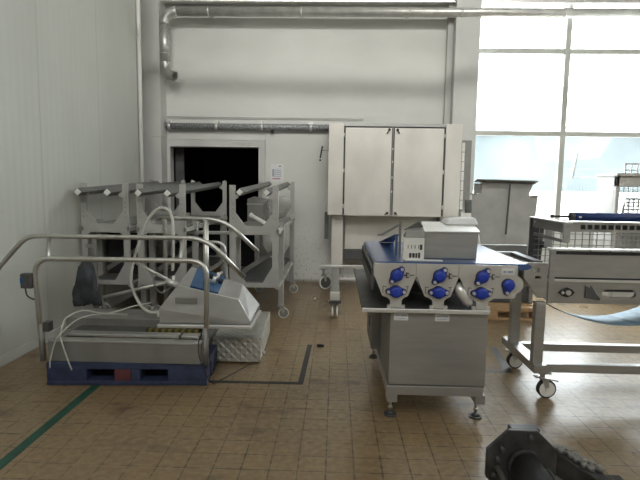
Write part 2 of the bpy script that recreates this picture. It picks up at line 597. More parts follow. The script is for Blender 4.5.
t = thing('insulated_pipe', 'thin mottled grey pipe clamped to the wall above the dark doorway', 'pipe', (0, 0, 0))
MB().tube([(-2.6, 7.75, 2.375), (0.4, 7.75, 2.375)], 0.048, 14).build('pipe', M['frost'], t)
for x in (-2.55, -1.83, -1.14, -0.40):
    MB().tube([(x - 0.02, 7.75, 2.375), (x + 0.02, 7.75, 2.375)], 0.055, 14).box(x - 0.03, x + 0.03, 7.70, YW - 0.004, 2.415, 2.455).build('clamp', M['stainless_bright'], t)
MB().tube([(-2.6, 7.80, 2.52), (0.4, 7.80, 2.52)], 0.008, 8).build('cable', M['pillar'], t)
MB().box(-1.0, -0.96, 7.73, 7.81, 2.29, 2.33).build('bracket', M['black'], t)

t = thing('notice', 'white printed notice stuck on the wall right of the dark doorway', 'notice', (-0.91, YW - 0.032, 1.56))
MB().box(-0.10, 0.10, -0.004, 0, 0.0, 0.27).build('sheet', M['paper'], t)
MB().box(-0.075, 0.065, -0.0055, -0.004, 0.075, 0.19).build('printed_table', M['print'], t)
pr = MB()
for k in range(4):
    pr.box(-0.045, 0.07, -0.0065, -0.0056, 0.085 + 0.028 * k, 0.10 + 0.028 * k)
pr.build('printed_lines', M['paper'], t)
MB().box(0.03, 0.06, -0.0055, -0.004, 0.225, 0.24).build('printed_mark', M['print_dark'], t)
MB().box(-0.07, 0.05, -0.0055, -0.004, 0.03, 0.055).build('printed_footer', M['print_red'], t)


# ================================================================== castor used below (built into each thing)
def castor(parent, x, y, ztop, r, m_tyre, m_hub, turn=0.0, name='caster', w=0.03):
    c = bpy.data.objects.new(name, None)
    COL.objects.link(c)
    c.parent = parent
    c.location = (x, y, 0)
    c.rotation_euler = (0, 0, turn)
    off = 0.03
    MB().cyl((off, -w / 2, r), (off, w / 2, r), r, 24).build('tyre', m_tyre, c, bevel=0.004)
    MB().cyl((off, -w / 2 - 0.004, r), (off, w / 2 + 0.004, r), r * 0.82, 20).cyl((off, -w / 2 - 0.012, r), (off, w / 2 + 0.012, r), r * 0.2, 12).build('hub', m_hub, c)
    fk = MB()
    for s in (-1, 1):
        yy = s * (w / 2 + 0.010)
        fk.prism([(-0.015, 2 * r + 0.012), (0.035, 2 * r + 0.012), (off + 0.012, r - 0.010), (off - 0.012, r - 0.010)], (), (0, yy, 0), (1, 0, 0), (0, 0, 1), -0.004)
    fk.box(-0.03, 0.045, -w / 2 - 0.013, w / 2 + 0.013, 2 * r + 0.008, 2 * r + 0.016)
    fk.cyl((0, 0, 2 * r + 0.014), (0, 0, ztop), 0.018, 12)
    fk.box(-0.045, 0.045, -0.04, 0.04, ztop - 0.008, ztop)
    fk.build('fork', M['stainless'], c)
    return c


# ================================================================== tall cabinet on a wheeled frame
t = thing('two_door_cabinet', 'tall stainless cabinet with two doors on a wheeled frame by the wall', 'cabinet', (0, 0, 0))
YC = 7.25
MB().box(-0.105, 1.755, YC + 0.03, YC + 0.36, 1.10, 2.375).build('body', M['dark_steel'], t)
MB().box(-0.115, 0.098, YC, YC + 0.38, 1.09, 2.385).build('side_column', M['stainless_door'], t, 0.004)
MB().box(1.53, 1.757, YC, YC + 0.38, 1.09, 2.39).build('side_column', M['stainless_door'], t, 0.004)
MB().box(0.098, 1.53, YC + 0.005, YC + 0.38, 2.345, 2.388).build('top_rail', M['stainless'], t, 0.003)
for x0, x1 in ((0.12, 0.772), (0.812, 1.50)):
    dr = MB().box(x0, x1, YC - 0.012, YC + 0.015, 1.085, 2.325).build('door', M['stainless_door'], t, 0.004)
    for z in (1.22, 1.72, 2.22):
        hx = x0 - 0.014 if x0 < 0.5 else x1 + 0.014
        MB().cyl((hx, YC + 0.005, z - 0.03), (hx, YC + 0.005, z + 0.03), 0.010, 10).build('hinge', M['stainless_bright'], dr)
    for z, s in ((2.30, -1), (1.13, 1)):
        cx = 0.735 if x0 < 0.5 else 0.85
        dx = -0.035 if x0 < 0.5 else 0.025
        MB().cyl((cx, YC - 0.03, z), (cx, YC - 0.01, z), 0.018, 12).bar((cx, YC - 0.03, z), (cx + dx, YC - 0.035, z - 0.055 if s < 0 else z - 0.02), 0.02, 0.014).build('latch_handle', M['black'], dr)
MB().box(0.782, 0.802, YC, YC + 0.02, 1.10, 2.34).build('centre_post', M['grey_steel'], t)
for z in (1.42, 1.62, 1.84, 2.02):
    MB().box(0.784, 0.800, YC - 0.004, YC, z, z + 0.03).build('door_stop', M['stainless_bright'], t)
for x in (0.03, 1.61):
    MB().box(x - 0.085, x + 0.085, 7.42, 7.58, 0.30, 1.10).build('leg', M['stainless_door'], t, 0.004)
for x in (0.01, 1.63):
    MB().box(x - 0.05, x + 0.05, 5.60, 7.62, 0.222, 0.312).build('foot_beam', M['grey_steel'], t, 0.003)
    MB().box(x - 0.054, x + 0.054, 5.592, 5.61, 0.216, 0.316).build('end_cap', M['stainless_bright'], t, 0.003)  # bright plate added for the light on the beam's front face
    MB().box(x - 0.07, x + 0.07, 5.57, 5.70, 0.19, 0.222).build('foot_plate', M['dark_steel'], t)
    for s in (-1, 1):
        castor(t, x + s * 0.026 - 0.0, 5.66, 0.19, 0.075, M['white'], M['grey_steel'], PI / 2, 'caster', 0.022)
    castor(t, x - 0.17, 7.28, 0.30, 0.10, M['white'], M['dark_steel'], 0.5, 'caster', 0.035)
MB().box(-0.20, 1.7, 7.25, 7.30, 0.325, 0.36).build('cross_bar', M['stainless_bright'], t, 0.003)
MB().box(0.05, 1.6, 7.25, 7.30, 0.14, 0.175).build('cross_bar', M['stainless_bright'], t, 0.003)
MB().box(0.15, 1.50, 7.60, 7.62, 0.56, 1.09).build('apron_panel', M['stainless_door'], t)
MB().box(0.13, 1.52, 7.50, 7.62, 0.42, 0.55).build('tray', M['dark_steel'], t)
MB().box(-0.16, -0.10, 7.42, 7.50, 0.72, 1.12).build('cable_duct', M['dark_steel'], t)
ck = MB().cyl((-0.20, YC + 0.1, 2.01), (-0.11, YC + 0.1, 2.01), 0.008, 8).build('crank_shaft', M['stainless'], t)
MB().bar((-0.205, YC + 0.1, 2.07), (-0.235, YC + 0.1, 1.90), 0.022, 0.022).cyl((-0.235, YC + 0.06, 1.87), (-0.235, YC + 0.12, 1.87), 0.014, 10).build('crank_handle', M['black'], ck)
MB().box(1.76, 1.90, YC + 0.02, YC + 0.30, 1.19, 2.17).build('side_box', M['grey_steel'], t, 0.003)
pl = MB()
for k in range(7):
    pl.box(1.762, 1.80, YC - 0.0, YC + 0.02, 1.20 + 0.135 * k, 1.325 + 0.135 * k)
pl.build('side_strip', M['white'], t)
MB().box(1.76, 2.06, YC - 0.1, YC + 0.30, 1.10, 1.17).build('side_shelf', M['white'], t, 0.004)


# ================================================================== roller racks behind the platform
W = 0.51
FRONT = [(0, 0.43), (W, 0.43), (W, 1.498), (W - 0.062, 1.498), (W - 0.062, 1.21), (W - 0.165, 1.075), (0.165, 1.075), (0.062, 1.21), (0.062, 1.498), (0, 1.498)]
HOLE = [(0.062, 0.65), (0.165, 0.475), (W - 0.165, 0.475), (W - 0.062, 0.65), (W - 0.062, 0.95), (W - 0.10, 0.985), (0.10, 0.985), (0.062, 0.95)]
BACK = [(0, 0.41), (W, 0.41), (W, 1.55), (W - 0.055, 1.55), (W - 0.055, 1.25), (W - 0.16, 1.11), (0.16, 1.11), (0.055, 1.25), (0.055, 1.55), (0, 1.55)]


def make_rack():
    t = thing('roller_rack', '', 'rack', (0, 0, 0))
    peg = [[(x + 0.007 * math.cos(a), z + 0.007 * math.sin(a)) for a in [k * PI / 3 for k in range(6)]] for x in (0.031, W - 0.031) for z in (1.15, 1.2, 1.25, 1.3, 1.35)]
    plate_xz([(x - W / 2, z) for x, z in FRONT], 5.2, 0.03, [[(x - W / 2, z) for x, z in h] for h in [HOLE] + peg]).build('front_plate', M['rack'], t)
    plate_xz([(x - W / 2, z) for x, z in BACK], 7.18, 0.03, [[(x - W / 2, z) for x, z in HOLE]]).build('back_plate', M['rack'], t)
    for y, zz in ((5.185, 1.375), (7.17, 1.455)):
        for x in (-0.16, 0.16):
            s = 1 if x > 0 else -1
            MB().prism([(x, zz - 0.01), (x + s * 0.05, zz - 0.03), (x + s * 0.08, zz - 0.03), (x + s * 0.08, zz + 0.11), (x + s * 0.055, zz + 0.09), (x + s * 0.03, zz + 0.03), (x - s * 0.0, zz + 0.02)], (), (0, y, 0), (1, 0, 0), (0, 0, 1), -0.02).build('cradle_hook', M['rack'], t)
    for x in (-0.245, 0.245):
        MB().box(x - 0.03, x + 0.03, 5.57, 5.63, 0.15, 1.095).build('leg', M['rack'], t, 0.004)
        MB().box(x - 0.03, x + 0.03, 6.95, 7.01, 0.15, 1.10).build('leg', M['rack'], t, 0.004)
        MB().box(x - 0.02, x + 0.02, 5.2, 7.2, 1.00, 1.045).build('side_rail', M['rack'], t, 0.003)
        MB().box(x - 0.02, x + 0.02, 5.2, 7.2, 0.41, 0.45).build('side_rail', M['rack'], t, 0.003)
        for y in (5.6, 6.98):
            castor(t, x, y, 0.15, 0.06, M['white'], M['grey_steel'], 0.6 if x < 0 else 0.3, 'caster', 0.026)
    MB().box(-0.245, 0.245, 5.58, 5.62, 0.945, 0.99).build('cross_rail', M['rack'], t, 0.003)
    MB().box(-0.245, 0.245, 6.96, 7.0, 0.945, 0.99).build('cross_rail', M['rack'], t, 0.003)
    MB().box(-0.20, 0.20, 5.3, 7.1, 0.455, 0.47).build('lower_shelf', M['dark_steel'], t)
    MB().hexa([(-0.23, 5.3, 1.05), (0.23, 5.3, 1.05), (0.23, 7.1, 1.05), (-0.23, 7.1, 1.05), (-0.23, 5.3, 1.062), (0.23, 5.3, 1.062), (0.23, 7.1, 1.062), (-0.23, 7.1, 1.062)]).build('upper_shelf', M['grey_steel'], t)
    MB().bar((-0.2, 5.66, 0.52), (0.2, 5.66, 0.78), 0.03, 0.05).build('diagonal_brace', M['grey_steel'], t)
    return t


rack_labels = ['grey wheeled roller rack against the ribbed wall, black crate inside',
               'grey wheeled roller rack in front of the dark doorway, beside the arched hose',
               'grey wheeled roller rack holding crumpled clear film, nearest the notice']
rack0 = make_rack()
racks = []
for i, x in enumerate((-2.41, -1.815, -0.845)):
    r_ = rack0 if i == 0 else copy_tree(rack0)
    r_.location = (x, 0, 0)
    tag(r_, rack_labels[i], 'rack', 'roller racks in front of the doorway')
    racks.append(r_)
MB().box(-0.88, 0.245, 5.53, 5.57, 0.95, 0.985).build('long_rail', M['stainless'], racks[2], 0.004)


def make_roller():
    t = thing('grey_roller', '', 'roller', (0, 0, 0))
    MB().bar((0, 0, 0), (0, 2.3, 0.092), 0.062, 0.062, roll=PI / 4).build('bar', M['roller_grey'], t, 0.006)
    MB().bar((0, -0.02, -0.001), (0, 0.0, 0), 0.05, 0.05, roll=PI / 4).build('end_cap', M['white'], t, 0.004)
    return t


roll0 = make_roller()
for i, (x, lab) in enumerate(((-2.60, 'long grey roller bar with white end cap, closest to the ribbed wall'),
                              (-2.30, 'long grey roller bar on the right side of the rack by the ribbed wall'),
                              (-1.985, 'long grey roller bar on the left cradle of the rack behind the arched hose'),
                              (-1.69, 'long grey roller bar on the right cradle of the rack behind the arched hose'),
                              (-0.985, 'long grey roller bar on the left hook of the rack with crumpled film'),
                              (-0.71, 'long grey roller bar on the right hook above the crumpled film'))):
    o = roll0 if i == 0 else copy_tree(roll0)
    o.location = (x, 5.04, 1.405)
    if i > 3:
        o.location = (x, 5.17, 1.425)
    tag(o, lab, 'roller', 'roller bars lying on the racks')

t = thing('black_crate', 'black crate on the lower shelf of the rack by the ribbed wall', 'crate', (-2.41, 5.9, 0.47))
MB().box(-0.19, 0.19, -0.25, 0.25, 0, 0.46).build('body', M['black'], t, 0.01)
MB().box(-0.20, 0.20, -0.27, 0.27, 0.40, 0.44).build('rim', M['black'], t, 0.004)
t = thing('black_crate', 'black crate on the lower shelf of the rack by the doorway', 'crate', (-1.815, 6.3, 0.47))
MB().box(-0.16, 0.16, -0.25, 0.25, 0, 0.30).build('body', M['dark_steel'], t, 0.01)
MB().box(-0.17, 0.17, -0.27, 0.27, 0.26, 0.30).build('rim', M['black'], t, 0.004)
tag(MB().blob((-0.71, 6.25, 1.225), 0.15, 11, 0.30, 4, (0.95, 1.1, 1.05)).build('crumpled_film', M['film']),
    'crumpled clear plastic film bundle on top shelf of rack near notice', 'plastic film')
t = thing('sheet_metal_box', 'open grey sheet metal box beside the crumpled film on the rack', 'box', (-0.98, 6.35, 1.062))
MB().hexa([(-0.10, -0.2, 0), (0.10, -0.2, 0), (0.10, 0.3, 0), (-0.10, 0.3, 0), (-0.10, -0.2, 0.27), (0.10, -0.2, 0.24), (0.10, 0.3, 0.26), (-0.10, 0.3, 0.29)]).build('body', M['grey_steel'], t, 0.004)
MB().box(-0.105, 0.105, -0.21, -0.2, 0.20, 0.215).build('lip', M['rack'], t)
t = thing('white_tube', 'short white tube lying tilted on the rack by the film', 'tube', (0, 0, 0))
MB().cyl((-0.90, 5.42, 1.17), (-0.74, 5.40, 1.085), 0.02, 14).build('body', M['white'], t)
MB().cyl((-0.925, 5.423, 1.183), (-0.90, 5.42, 1.17), 0.027, 14).build('collar', M['white'], t)

# ================================================================== blue pallet and access platform
t = thing('plastic_pallet', 'worn blue pallet with a red middle block under the grey platform', 'pallet', (0, 0, 0))
X0, X1, Y0, Y1 = -2.115, -0.937, 3.54, 4.0
MB().box(X0, X1, Y0, Y1, 0.125, 0.175).build('deck', M['navy'], t, 0.006)
pr_ = Matrix.Rotation(math.radians(3.5), 4, 'Z')
t.rotation_euler = (0, 0, math.radians(3.5))
t.location = Vector((X0, Y0, 0)) - pr_ @ Vector((X0, Y0, 0))
for yy in (Y0, 3.735, Y1 - 0.14):
    for x0, x1, m in ((X0, X0 + 0.29, M['navy']), (-1.62, -1.50, M['red']), (-1.50, -1.43, M['navy']), (X1 - 0.29, X1, M['navy'])):
        MB().box(x0, x1, yy + 0.003, yy + 0.14, 0.035, 0.125).build('block', m, t, 0.006)
    MB().box(X0, X1, yy, yy + 0.14, 0.003, 0.035).build('runner', M['navy'], t, 0.004)

t = thing('access_platform', 'grey steel access platform with tubular handrails standing on the blue pallet', 'platform', (0, 0, 0))
ZP = 0.175
MB().box(-2.12, -0.975, 3.58, 3.64, ZP, 0.325).box(-2.12, -1.03, 4.26, 4.32, ZP, 0.325).box(-2.12, -2.06, 3.64, 4.26, ZP, 0.325).box(-1.09, -1.03, 3.64, 4.26, ZP, 0.325).build('base_frame', M['grey_steel'], t, 0.004)
MB().box(-2.12, -0.975, 3.575, 3.66, 0.325, 0.338).build('front_flange', M['stainless'], t, 0.003)
MB().box(-2.02, -1.17, 3.68, 3.76, 0.338, 0.360).build('ledge_bar', M['stainless'], t, 0.003)
MB().box(-1.15, -1.02, 3.68, 3.76, 0.338, 0.360).build('ledge_bar', M['stainless'], t, 0.003)
MB().box(-2.06, -1.04, 3.78, 3.98, 0.325, 0.338).build('inner_tray', M['dark_steel'], t)
MB().box(-1.47, -1.06, 3.82, 3.88, 0.338, 0.362).build('scale_strip', M['hazard'], t)
MB().box(-2.20, -1.02, 3.99, 4.05, 0.30, 0.395).build('rear_beam', M['grey_steel'], t, 0.003)
MB().box(-2.20, -1.02, 4.05, 4.32, 0.335, 0.395).build('deck', M['grey_steel'], t, 0.003)
RT = 0.0185
hoop = rounded([(-2.172, 3.6, 0.19), (-2.205, 3.6, 0.942), (-0.925, 3.6, 0.947), (-0.942, 3.6, 0.18)], 0.13)
MB().tube(hoop, RT).build('handrail', M['tube'], t)
up = rounded([(-2.64, 3.80, 0.30), (-2.64, 3.80, 0.80), (-2.375, 3.80, 1.085), (-1.06, 3.80, 1.09), (-0.94, 3.80, 1.045), (-0.69, 3.80, 0.795)], 0.09)
MB().tube(up, RT).build('handrail', M['tube'], t)
MB().tube([(-2.20, 3.80, 1.085), (-2.10, 3.61, 0.945)], 0.014).build('rail_link', M['tube'], t)
MB().tube([(-1.155, 3.80, 1.09), (-1.13, 3.62, 0.945)], 0.014).build('rail_link', M['tube'], t)
rear = rounded([(-1.52, 4.3, 1.206), (-1.06, 4.3, 1.205), (-0.91, 4.3, 1.16), (-0.665, 4.3, 0.93)], 0.09)
MB().tube(rear, RT).build('handrail', M['tube'], t)
MB().tube([(-1.115, 4.3, 0.395), (-1.115, 4.3, 1.20)], 0.024).build('rail_post', M['tube'], t)
MB().tube(rounded([(-1.47, 4.3, 0.395), (-1.47, 4.3, 1.206), (-1.52, 4.3, 1.206)], 0.05), 0.018).build('rail_post', M['tube'], t)
lo = rounded([(-1.115, 4.3, 1.005), (-0.955, 4.3, 1.005), (-0.93, 4.3, 0.62), (-0.93, 4.3, 0.395)], 0.10)
MB().tube(lo, 0.015).build('rail_loop', M['tube'], t)
MB().box(-2.145, -2.10, 3.57, 3.63, 0.40, 0.47).build('rail_bracket', M['dark_steel'], t)
for x in (-2.172, -0.942):
    MB().tube([(x, 3.6, 0.17), (x, 3.6, 0.45)], 0.022).build('rail_socket', M['grey_steel'], t)
sb = MB().box(-2.30, -2.215, 3.57, 3.63, 0.72, 0.83).build('switch_box', M['dark_steel'], t, 0.008)
MB().box(-2.295, -2.27, 3.563, 3.57, 0.76, 0.80).build('button', M['panel_blue'], sb)
MB().tube(smooth_path([(-2.28, 3.6, 0.72), (-2.265, 3.6, 0.66), (-2.21, 3.6, 0.635), (-2.185, 3.6, 0.665)]), 0.006, 8).build('switch_cable', M['dark_steel'], t)

# sloped control console on the deck of the platform
t = thing('control_console', 'sloped grey console box with blue panel standing on the platform', 'console', (0, 0, 0))
fb = [(-1.385, 3.86, 0.385), (-0.648, 3.86, 0.40), (-0.655, 4.34, 0.40), (-1.385, 4.34, 0.385)]
MB().hexa([(-1.395, 3.85, 0.365), (-0.635, 3.85, 0.372), (-0.64, 4.36, 0.372), (-1.395, 4.36, 0.365)] +
          [(-1.395, 3.85, 0.395), (-0.635, 3.85, 0.402), (-0.64, 4.36, 0.402), (-1.395, 4.36, 0.395)]).build('base_rim', M['stainless_bright'], t, 0.006)
fz = [(-1.38, 3.87, 0.405), (-0.655, 3.87, 0.412), (-0.66, 4.34, 0.412), (-1.38, 4.34, 0.405)]
bd = MB()
A = [(-1.38, 3.87, 0.40), (-0.655, 3.87, 0.41), (-0.655, 3.87, 0.43), (-0.755, 3.90, 0.60), (-1.24, 3.90, 0.705), (-1.385, 3.87, 0.515)]
B = [(-1.38, 4.34, 0.40), (-0.655, 4.34, 0.41), (-0.655, 4.34, 0.46), (-0.80, 4.33, 0.64), (-1.25, 4.33, 0.785), (-1.385, 4.34, 0.53)]
va = [bd.bm.verts.new(p) for p in A]
vb = [bd.bm.verts.new(p) for p in B]
bd.bm.faces.new(va); bd.bm.faces.new(list(reversed(vb)))
for k in range(6):
    bd.bm.faces.new((va[k], va[(k + 1) % 6], vb[(k + 1) % 6], vb[k]))
bd.build('body', M['stainless'], t, 0.005)


def on_top(s, q, h=0.0):
    """point on the sloped top of the console: s along x, q in depth"""
    f = Vector(A[4]).lerp(Vector(A[3]), s)
    b_ = Vector(B[4]).lerp(Vector(B[3]), s)
    n = (Vector(A[3]) - Vector(A[4])).cross(Vector(B[4]) - Vector(A[4])).normalized()
    return f.lerp(b_, q) + n * h


pts = [on_top(s, q, h) for h in (-0.03, 0.014) for s, q in ((0.20, 0.02), (0.66, 0.02), (0.66, 0.98), (0.12, 0.98))]
MB().hexa(pts).build('control_panel', M['panel_blue'], t)
for s, q in ((0.40, 0.35), (0.43, 0.68), (0.62, 0.55)):
    MB().cyl(on_top(s, q, 0.01), on_top(s, q, 0.045), 0.02, 12).build('knob', M['black'], t)
for s, q in ((0.52, 0.42), (0.55, 0.72)):
    MB().cyl(on_top(s, q, 0.01), on_top(s, q, 0.07), 0.014, 12).bar(on_top(s, q, 0.055), on_top(s + 0.05, q + 0.1, 0.07), 0.015, 0.015).build('valve', M['stainless_bright'], t)
MB().box(-1.25, -1.08, 3.86, 3.875, 0.565, 0.61).build('name_plate', M['grey_steel'], t, 0.004)
MB().cyl((-1.40, 3.90, 0.46), (-1.37, 3.90, 0.46), 0.022, 14).build('hose_socket', M['white'], t)

tag(MB().tube(smooth_path([(-1.415, 3.97, 0.46), (-1.50, 3.98, 0.46), (-1.585, 4.0, 0.52), (-1.65, 4.0, 0.68), (-1.632, 4.0, 0.86), (-1.55, 4.0, 1.10), (-1.487, 4.0, 1.235),
                           (-1.40, 4.0, 1.305), (-1.325, 4.0, 1.275), (-1.30, 4.0, 1.15), (-1.303, 4.0, 0.95), (-1.31, 4.0, 0.80)], 6), 0.0125, 10).build('arched_hose', M['hose']),
    'pale hose rising in a tall arch beside the console box', 'hose')
t = thing('spray_lance', 'two thin grey tubes meeting at a valve beside the console', 'lance', (0, 0, 0))
MB().tube([(-1.70, 4.12, 0.865), (-1.36, 4.10, 0.69)], 0.014).build('tube', M['tube'], t)
MB().tube([(-1.93, 4.10, 0.548), (-1.36, 4.10, 0.69)], 0.014).build('tube', M['tube'], t)
MB().cyl((-1.40, 4.10, 0.70), (-1.30, 4.10, 0.66), 0.025, 14).cyl((-1.345, 4.10, 0.66), (-1.335, 4.10, 0.74), 0.012, 10).build('valve', M['stainless_bright'], t)
MB().tube(smooth_path([(-1.34, 4.10, 0.66), (-1.42, 4.08, 0.60), (-1.47, 4.06, 0.64), (-1.49, 4.06, 0.72), (-1.47, 4.08, 0.76)]), 0.007, 8).build('drain_hose', M['grey_steel'], t)
for nm, pts, lab in (('white_cable', [(-1.49, 3.97, 0.537), (-1.605, 3.93, 0.519), (-1.79, 3.85, 0.474), (-1.982, 3.85, 0.494), (-2.045, 3.72, 0.469), (-2.008, 3.59, 0.431), (-2.004, 3.555, 0.367), (-1.958, 3.535, 0.24), (-1.917, 3.53, 0.129)],
                      'white cable over the platform front whose end hangs on the blue pallet face'),
                     ('white_cable', [(-1.673, 3.96, 0.442), (-1.83, 3.9, 0.456), (-1.925, 3.83, 0.459), (-1.98, 3.72, 0.444), (-2.005, 3.54, 0.386), (-2.037, 3.535, 0.333), (-2.07, 3.525, 0.211), (-2.08, 3.53, 0.14)],
                      'white cable that ends at the left corner of the blue pallet, crossing the other')):
    tag(MB().tube(smooth_path(pts), 0.0055, 8).build(nm, M['hose']), lab, 'cable')
tag(MB().tube(smooth_path([(-0.96, 3.57, 0.42), (-0.985, 3.555, 0.33), (-0.96, 3.54, 0.20), (-0.90, 3.58, 0.04), (-0.85, 3.72, 0.012), (-0.76, 3.92, 0.010), (-0.66, 4.08, 0.03)]), 0.0035, 8).build('black_cable', M['black']),
    'thin black cable from the handrail foot to the checker plate step', 'cable')

# checker plate step
t = thing('step_box', 'checker plate step box on the floor right of the blue pallet', 'step', (0, 0, 0))
MB().hexa([(-1.015, 4.1, 0.015), (-0.608, 4.1, 0.015), (-0.645, 5.0, 0.015), (-1.015, 5.0, 0.015), (-1.015, 4.1, 0.222), (-0.605, 4.1, 0.228), (-0.645, 5.0, 0.228), (-1.015, 5.0, 0.222)]).build('box', M['checker'], t, 0.006)
for x in (-0.98, -0.68):
    for y in (4.16, 4.92):
        MB().cyl((x, y, 0), (x, y, 0.015), 0.03, 12).build('foot', M['dark_steel'], t)
MB().cyl((-0.61, 4.2, 0.07), (-0.585, 4.2, 0.07), 0.014, 10).build('bolt', M['stainless_bright'], t)

# dark jacket hanging on a thin stand behind the platform
t = thing('hanging_jacket', 'dark grey cloth hanging bunched behind the near handrail', 'cloth', (0, 0, 0))
mb = MB()
rings = []
for k in range(12):
    z = 0.745 - k * 0.038
    f = k / 11
    rx = 0.03 + 0.10 * math.sin(min(1, f * 1.5) * PI / 2) * (1 - 0.25 * f)
    ring = []
    for a in range(20):
        th = a * 2 * PI / 20
        q = 1 + 0.20 * math.sin(5 * th + 2.2 * f) + 0.20 * math.sin(2 * th - 5 * f) + 0.08 * math.sin(9 * th + 7 * f)
        ring.append(mb.bm.verts.new((-2.405 + 0.012 * math.sin(7 * f) + rx * q * math.cos(th), 4.75 + rx * 0.7 * q * math.sin(th), z + 0.02 * math.sin(3 * th + k) + 0.012 * math.sin(7 * th + 2 * k))))
    rings.append(ring)
for a, b_ in zip(rings, rings[1:]):
    for k in range(20):
        fc = mb.bm.faces.new((a[k], a[(k + 1) % 20], b_[(k + 1) % 20], b_[k])); fc.smooth = True
mb.bm.faces.new(rings[0]); mb.bm.faces.new(list(reversed(rings[-1])))
mb.build('cloth', M['cloth'], t)
t = thing('post_stand', 'thin grey post with short arm standing behind the hanging dark cloth', 'post', (0, 0, 0))
MB().box(-2.395, -2.355, 4.86, 4.90, 0.015, 0.95).build('post', M['grey_steel'], t, 0.004)
MB().box(-2.46, -2.395, 4.87, 4.89, 0.86, 0.895).build('arm', M['grey_steel'], t, 0.003)
MB().box(-2.48, -2.28, 4.78, 4.98, 0, 0.015).build('base', M['grey_steel'], t, 0.003)


# ================================================================== conveyor table in the middle
t = thing('conveyor_table', 'stainless conveyor table with blue belt and blue roller bearings, on cabinet base', 'conveyor', (0, 0, 0))
YF, YB = 3.1, 4.30
XA = 0.243
# belt loop
bl = MB()
loop = [(XA + 0.01, 1.005)] + [(XA + 0.035 + 0.03 * math.cos(a), 1.008 + 0.03 * math.sin(a)) for a in [PI - k * PI / 12 for k in range(7)]]
loop += [(1.19, 1.038), (1.215, 1.03), (1.222, 1.015), (1.19, 1.0), (XA + 0.03, 0.985)]
bl.prism(loop, (), (0, YB, 0), (1, 0, 0), (0, 0, 1), 1.17)
bl.build('belt', M['belt'], t)
U = 0.2622
UNIT = [(0.0, 1.032), (0.2605, 1.032), (0.2605, 0.945), (0.216, 0.828), (0.19, 0.815), (0.178, 0.80), (0.178, 0.752), (0.106, 0.752), (0.106, 0.80), (0.09, 0.815), (0.056, 0.828), (0.008, 0.945), (0.0, 0.95)]
LAST = [(0.0, 1.032), (0.665 - 0.0, 1.032)]
unit3 = [(0.0, 1.032), (0.60, 1.032)]
for yy, dd in ((YF, 0.012), (YB + 0.012, 0.012)):
    for i in range(3):
        ox = XA + i * U
        if i < 2:
            poly = [(ox + x, z) for x, z in UNIT]
        else:
            poly = [(ox, 1.032), (1.125, 1.030), (1.125, 0.965), (1.145, 0.955), (1.165, 0.93), (1.165, 0.895), (1.15, 0.87), (1.125, 0.858), (1.115, 0.825), (0.988, 0.823), (0.968, 0.81), (0.955, 0.80), (0.955, 0.752), (0.883, 0.752), (0.883, 0.80), (0.868, 0.815), (0.835, 0.828), (0.775, 0.945), (ox, 0.95)]
        plate_xz(poly, yy, dd).build('front_plate' if yy == YF else 'rear_plate', M['plate'], t, 0.002)


def bearing(x, z, ang, r=0.035, one=False):
    """oval flanged bearing with a domed cap"""
    h = bpy.data.objects.new('bearing', None)
    COL.objects.link(h)
    h.parent = t
    h.location = (x, YF, z)
    h.rotation_euler = (0, -ang, 0)
    L = 0.066
    out = []
    for k in range(9):
        a = -PI / 2 + k * PI / 8
        out.append((L * 0.72 + 0.018 * math.cos(a), 0.018 * math.sin(a)))
    for k in range(7):
        a = PI / 4 + k * PI / 12
        out.append((r * 1.12 * math.cos(a), r * 1.12 * math.sin(a)))
    if one:
        for k in range(7):
            a = 3 * PI / 4 + k * PI / 12
            out.append((r * 1.12 * math.cos(a), r * 1.12 * math.sin(a)))
    else:
        for k in range(9):
            a = PI / 2 + k * PI / 8
            out.append((-L * 0.72 + 0.018 * math.cos(a), 0.018 * math.sin(a)))
    for k in range(7):
        a = -3 * PI / 4 + k * PI / 12
        out.append((r * 1.12 * math.cos(a), r * 1.12 * math.sin(a)))
    MB().prism(out, (), (0, -0.0, 0), (1, 0, 0), (0, 0, 1), 0.018).build('flange', M['black'], h)
    cap = MB()
    prof = [(r, -0.016), (r * 0.97, -0.030), (r * 0.90, -0.036), (r * 0.55, -0.039), (0.004, -0.040)]
    rings = [[cap.bm.verts.new((q * math.cos(k * PI / 12), yv, q * math.sin(k * PI / 12))) for k in range(24)] for q, yv in prof]
    for a, b_ in zip(rings, rings[1:]):
        for k in range(24):
            f = cap.bm.faces.new((a[k], a[(k + 1) % 24], b_[(k + 1) % 24], b_[k])); f.smooth = True
    cap.bm.faces.new(rings[-1])
    cap.prism([(x_ * 0.92, z_ * 0.92) for x_, z_ in out], (), (0, -0.016, 0), (1, 0, 0), (0, 0, 1), 0.006)
    cap.build('bearing_cap', M['bearing'], h)
    for s in ((1,) if one else (-1, 1)):
        MB().cyl((s * L * 0.74, -0.018, 0), (s * L * 0.74, -0.032, 0), 0.010, 12).build('bolt', M['stainless_bright'], h)


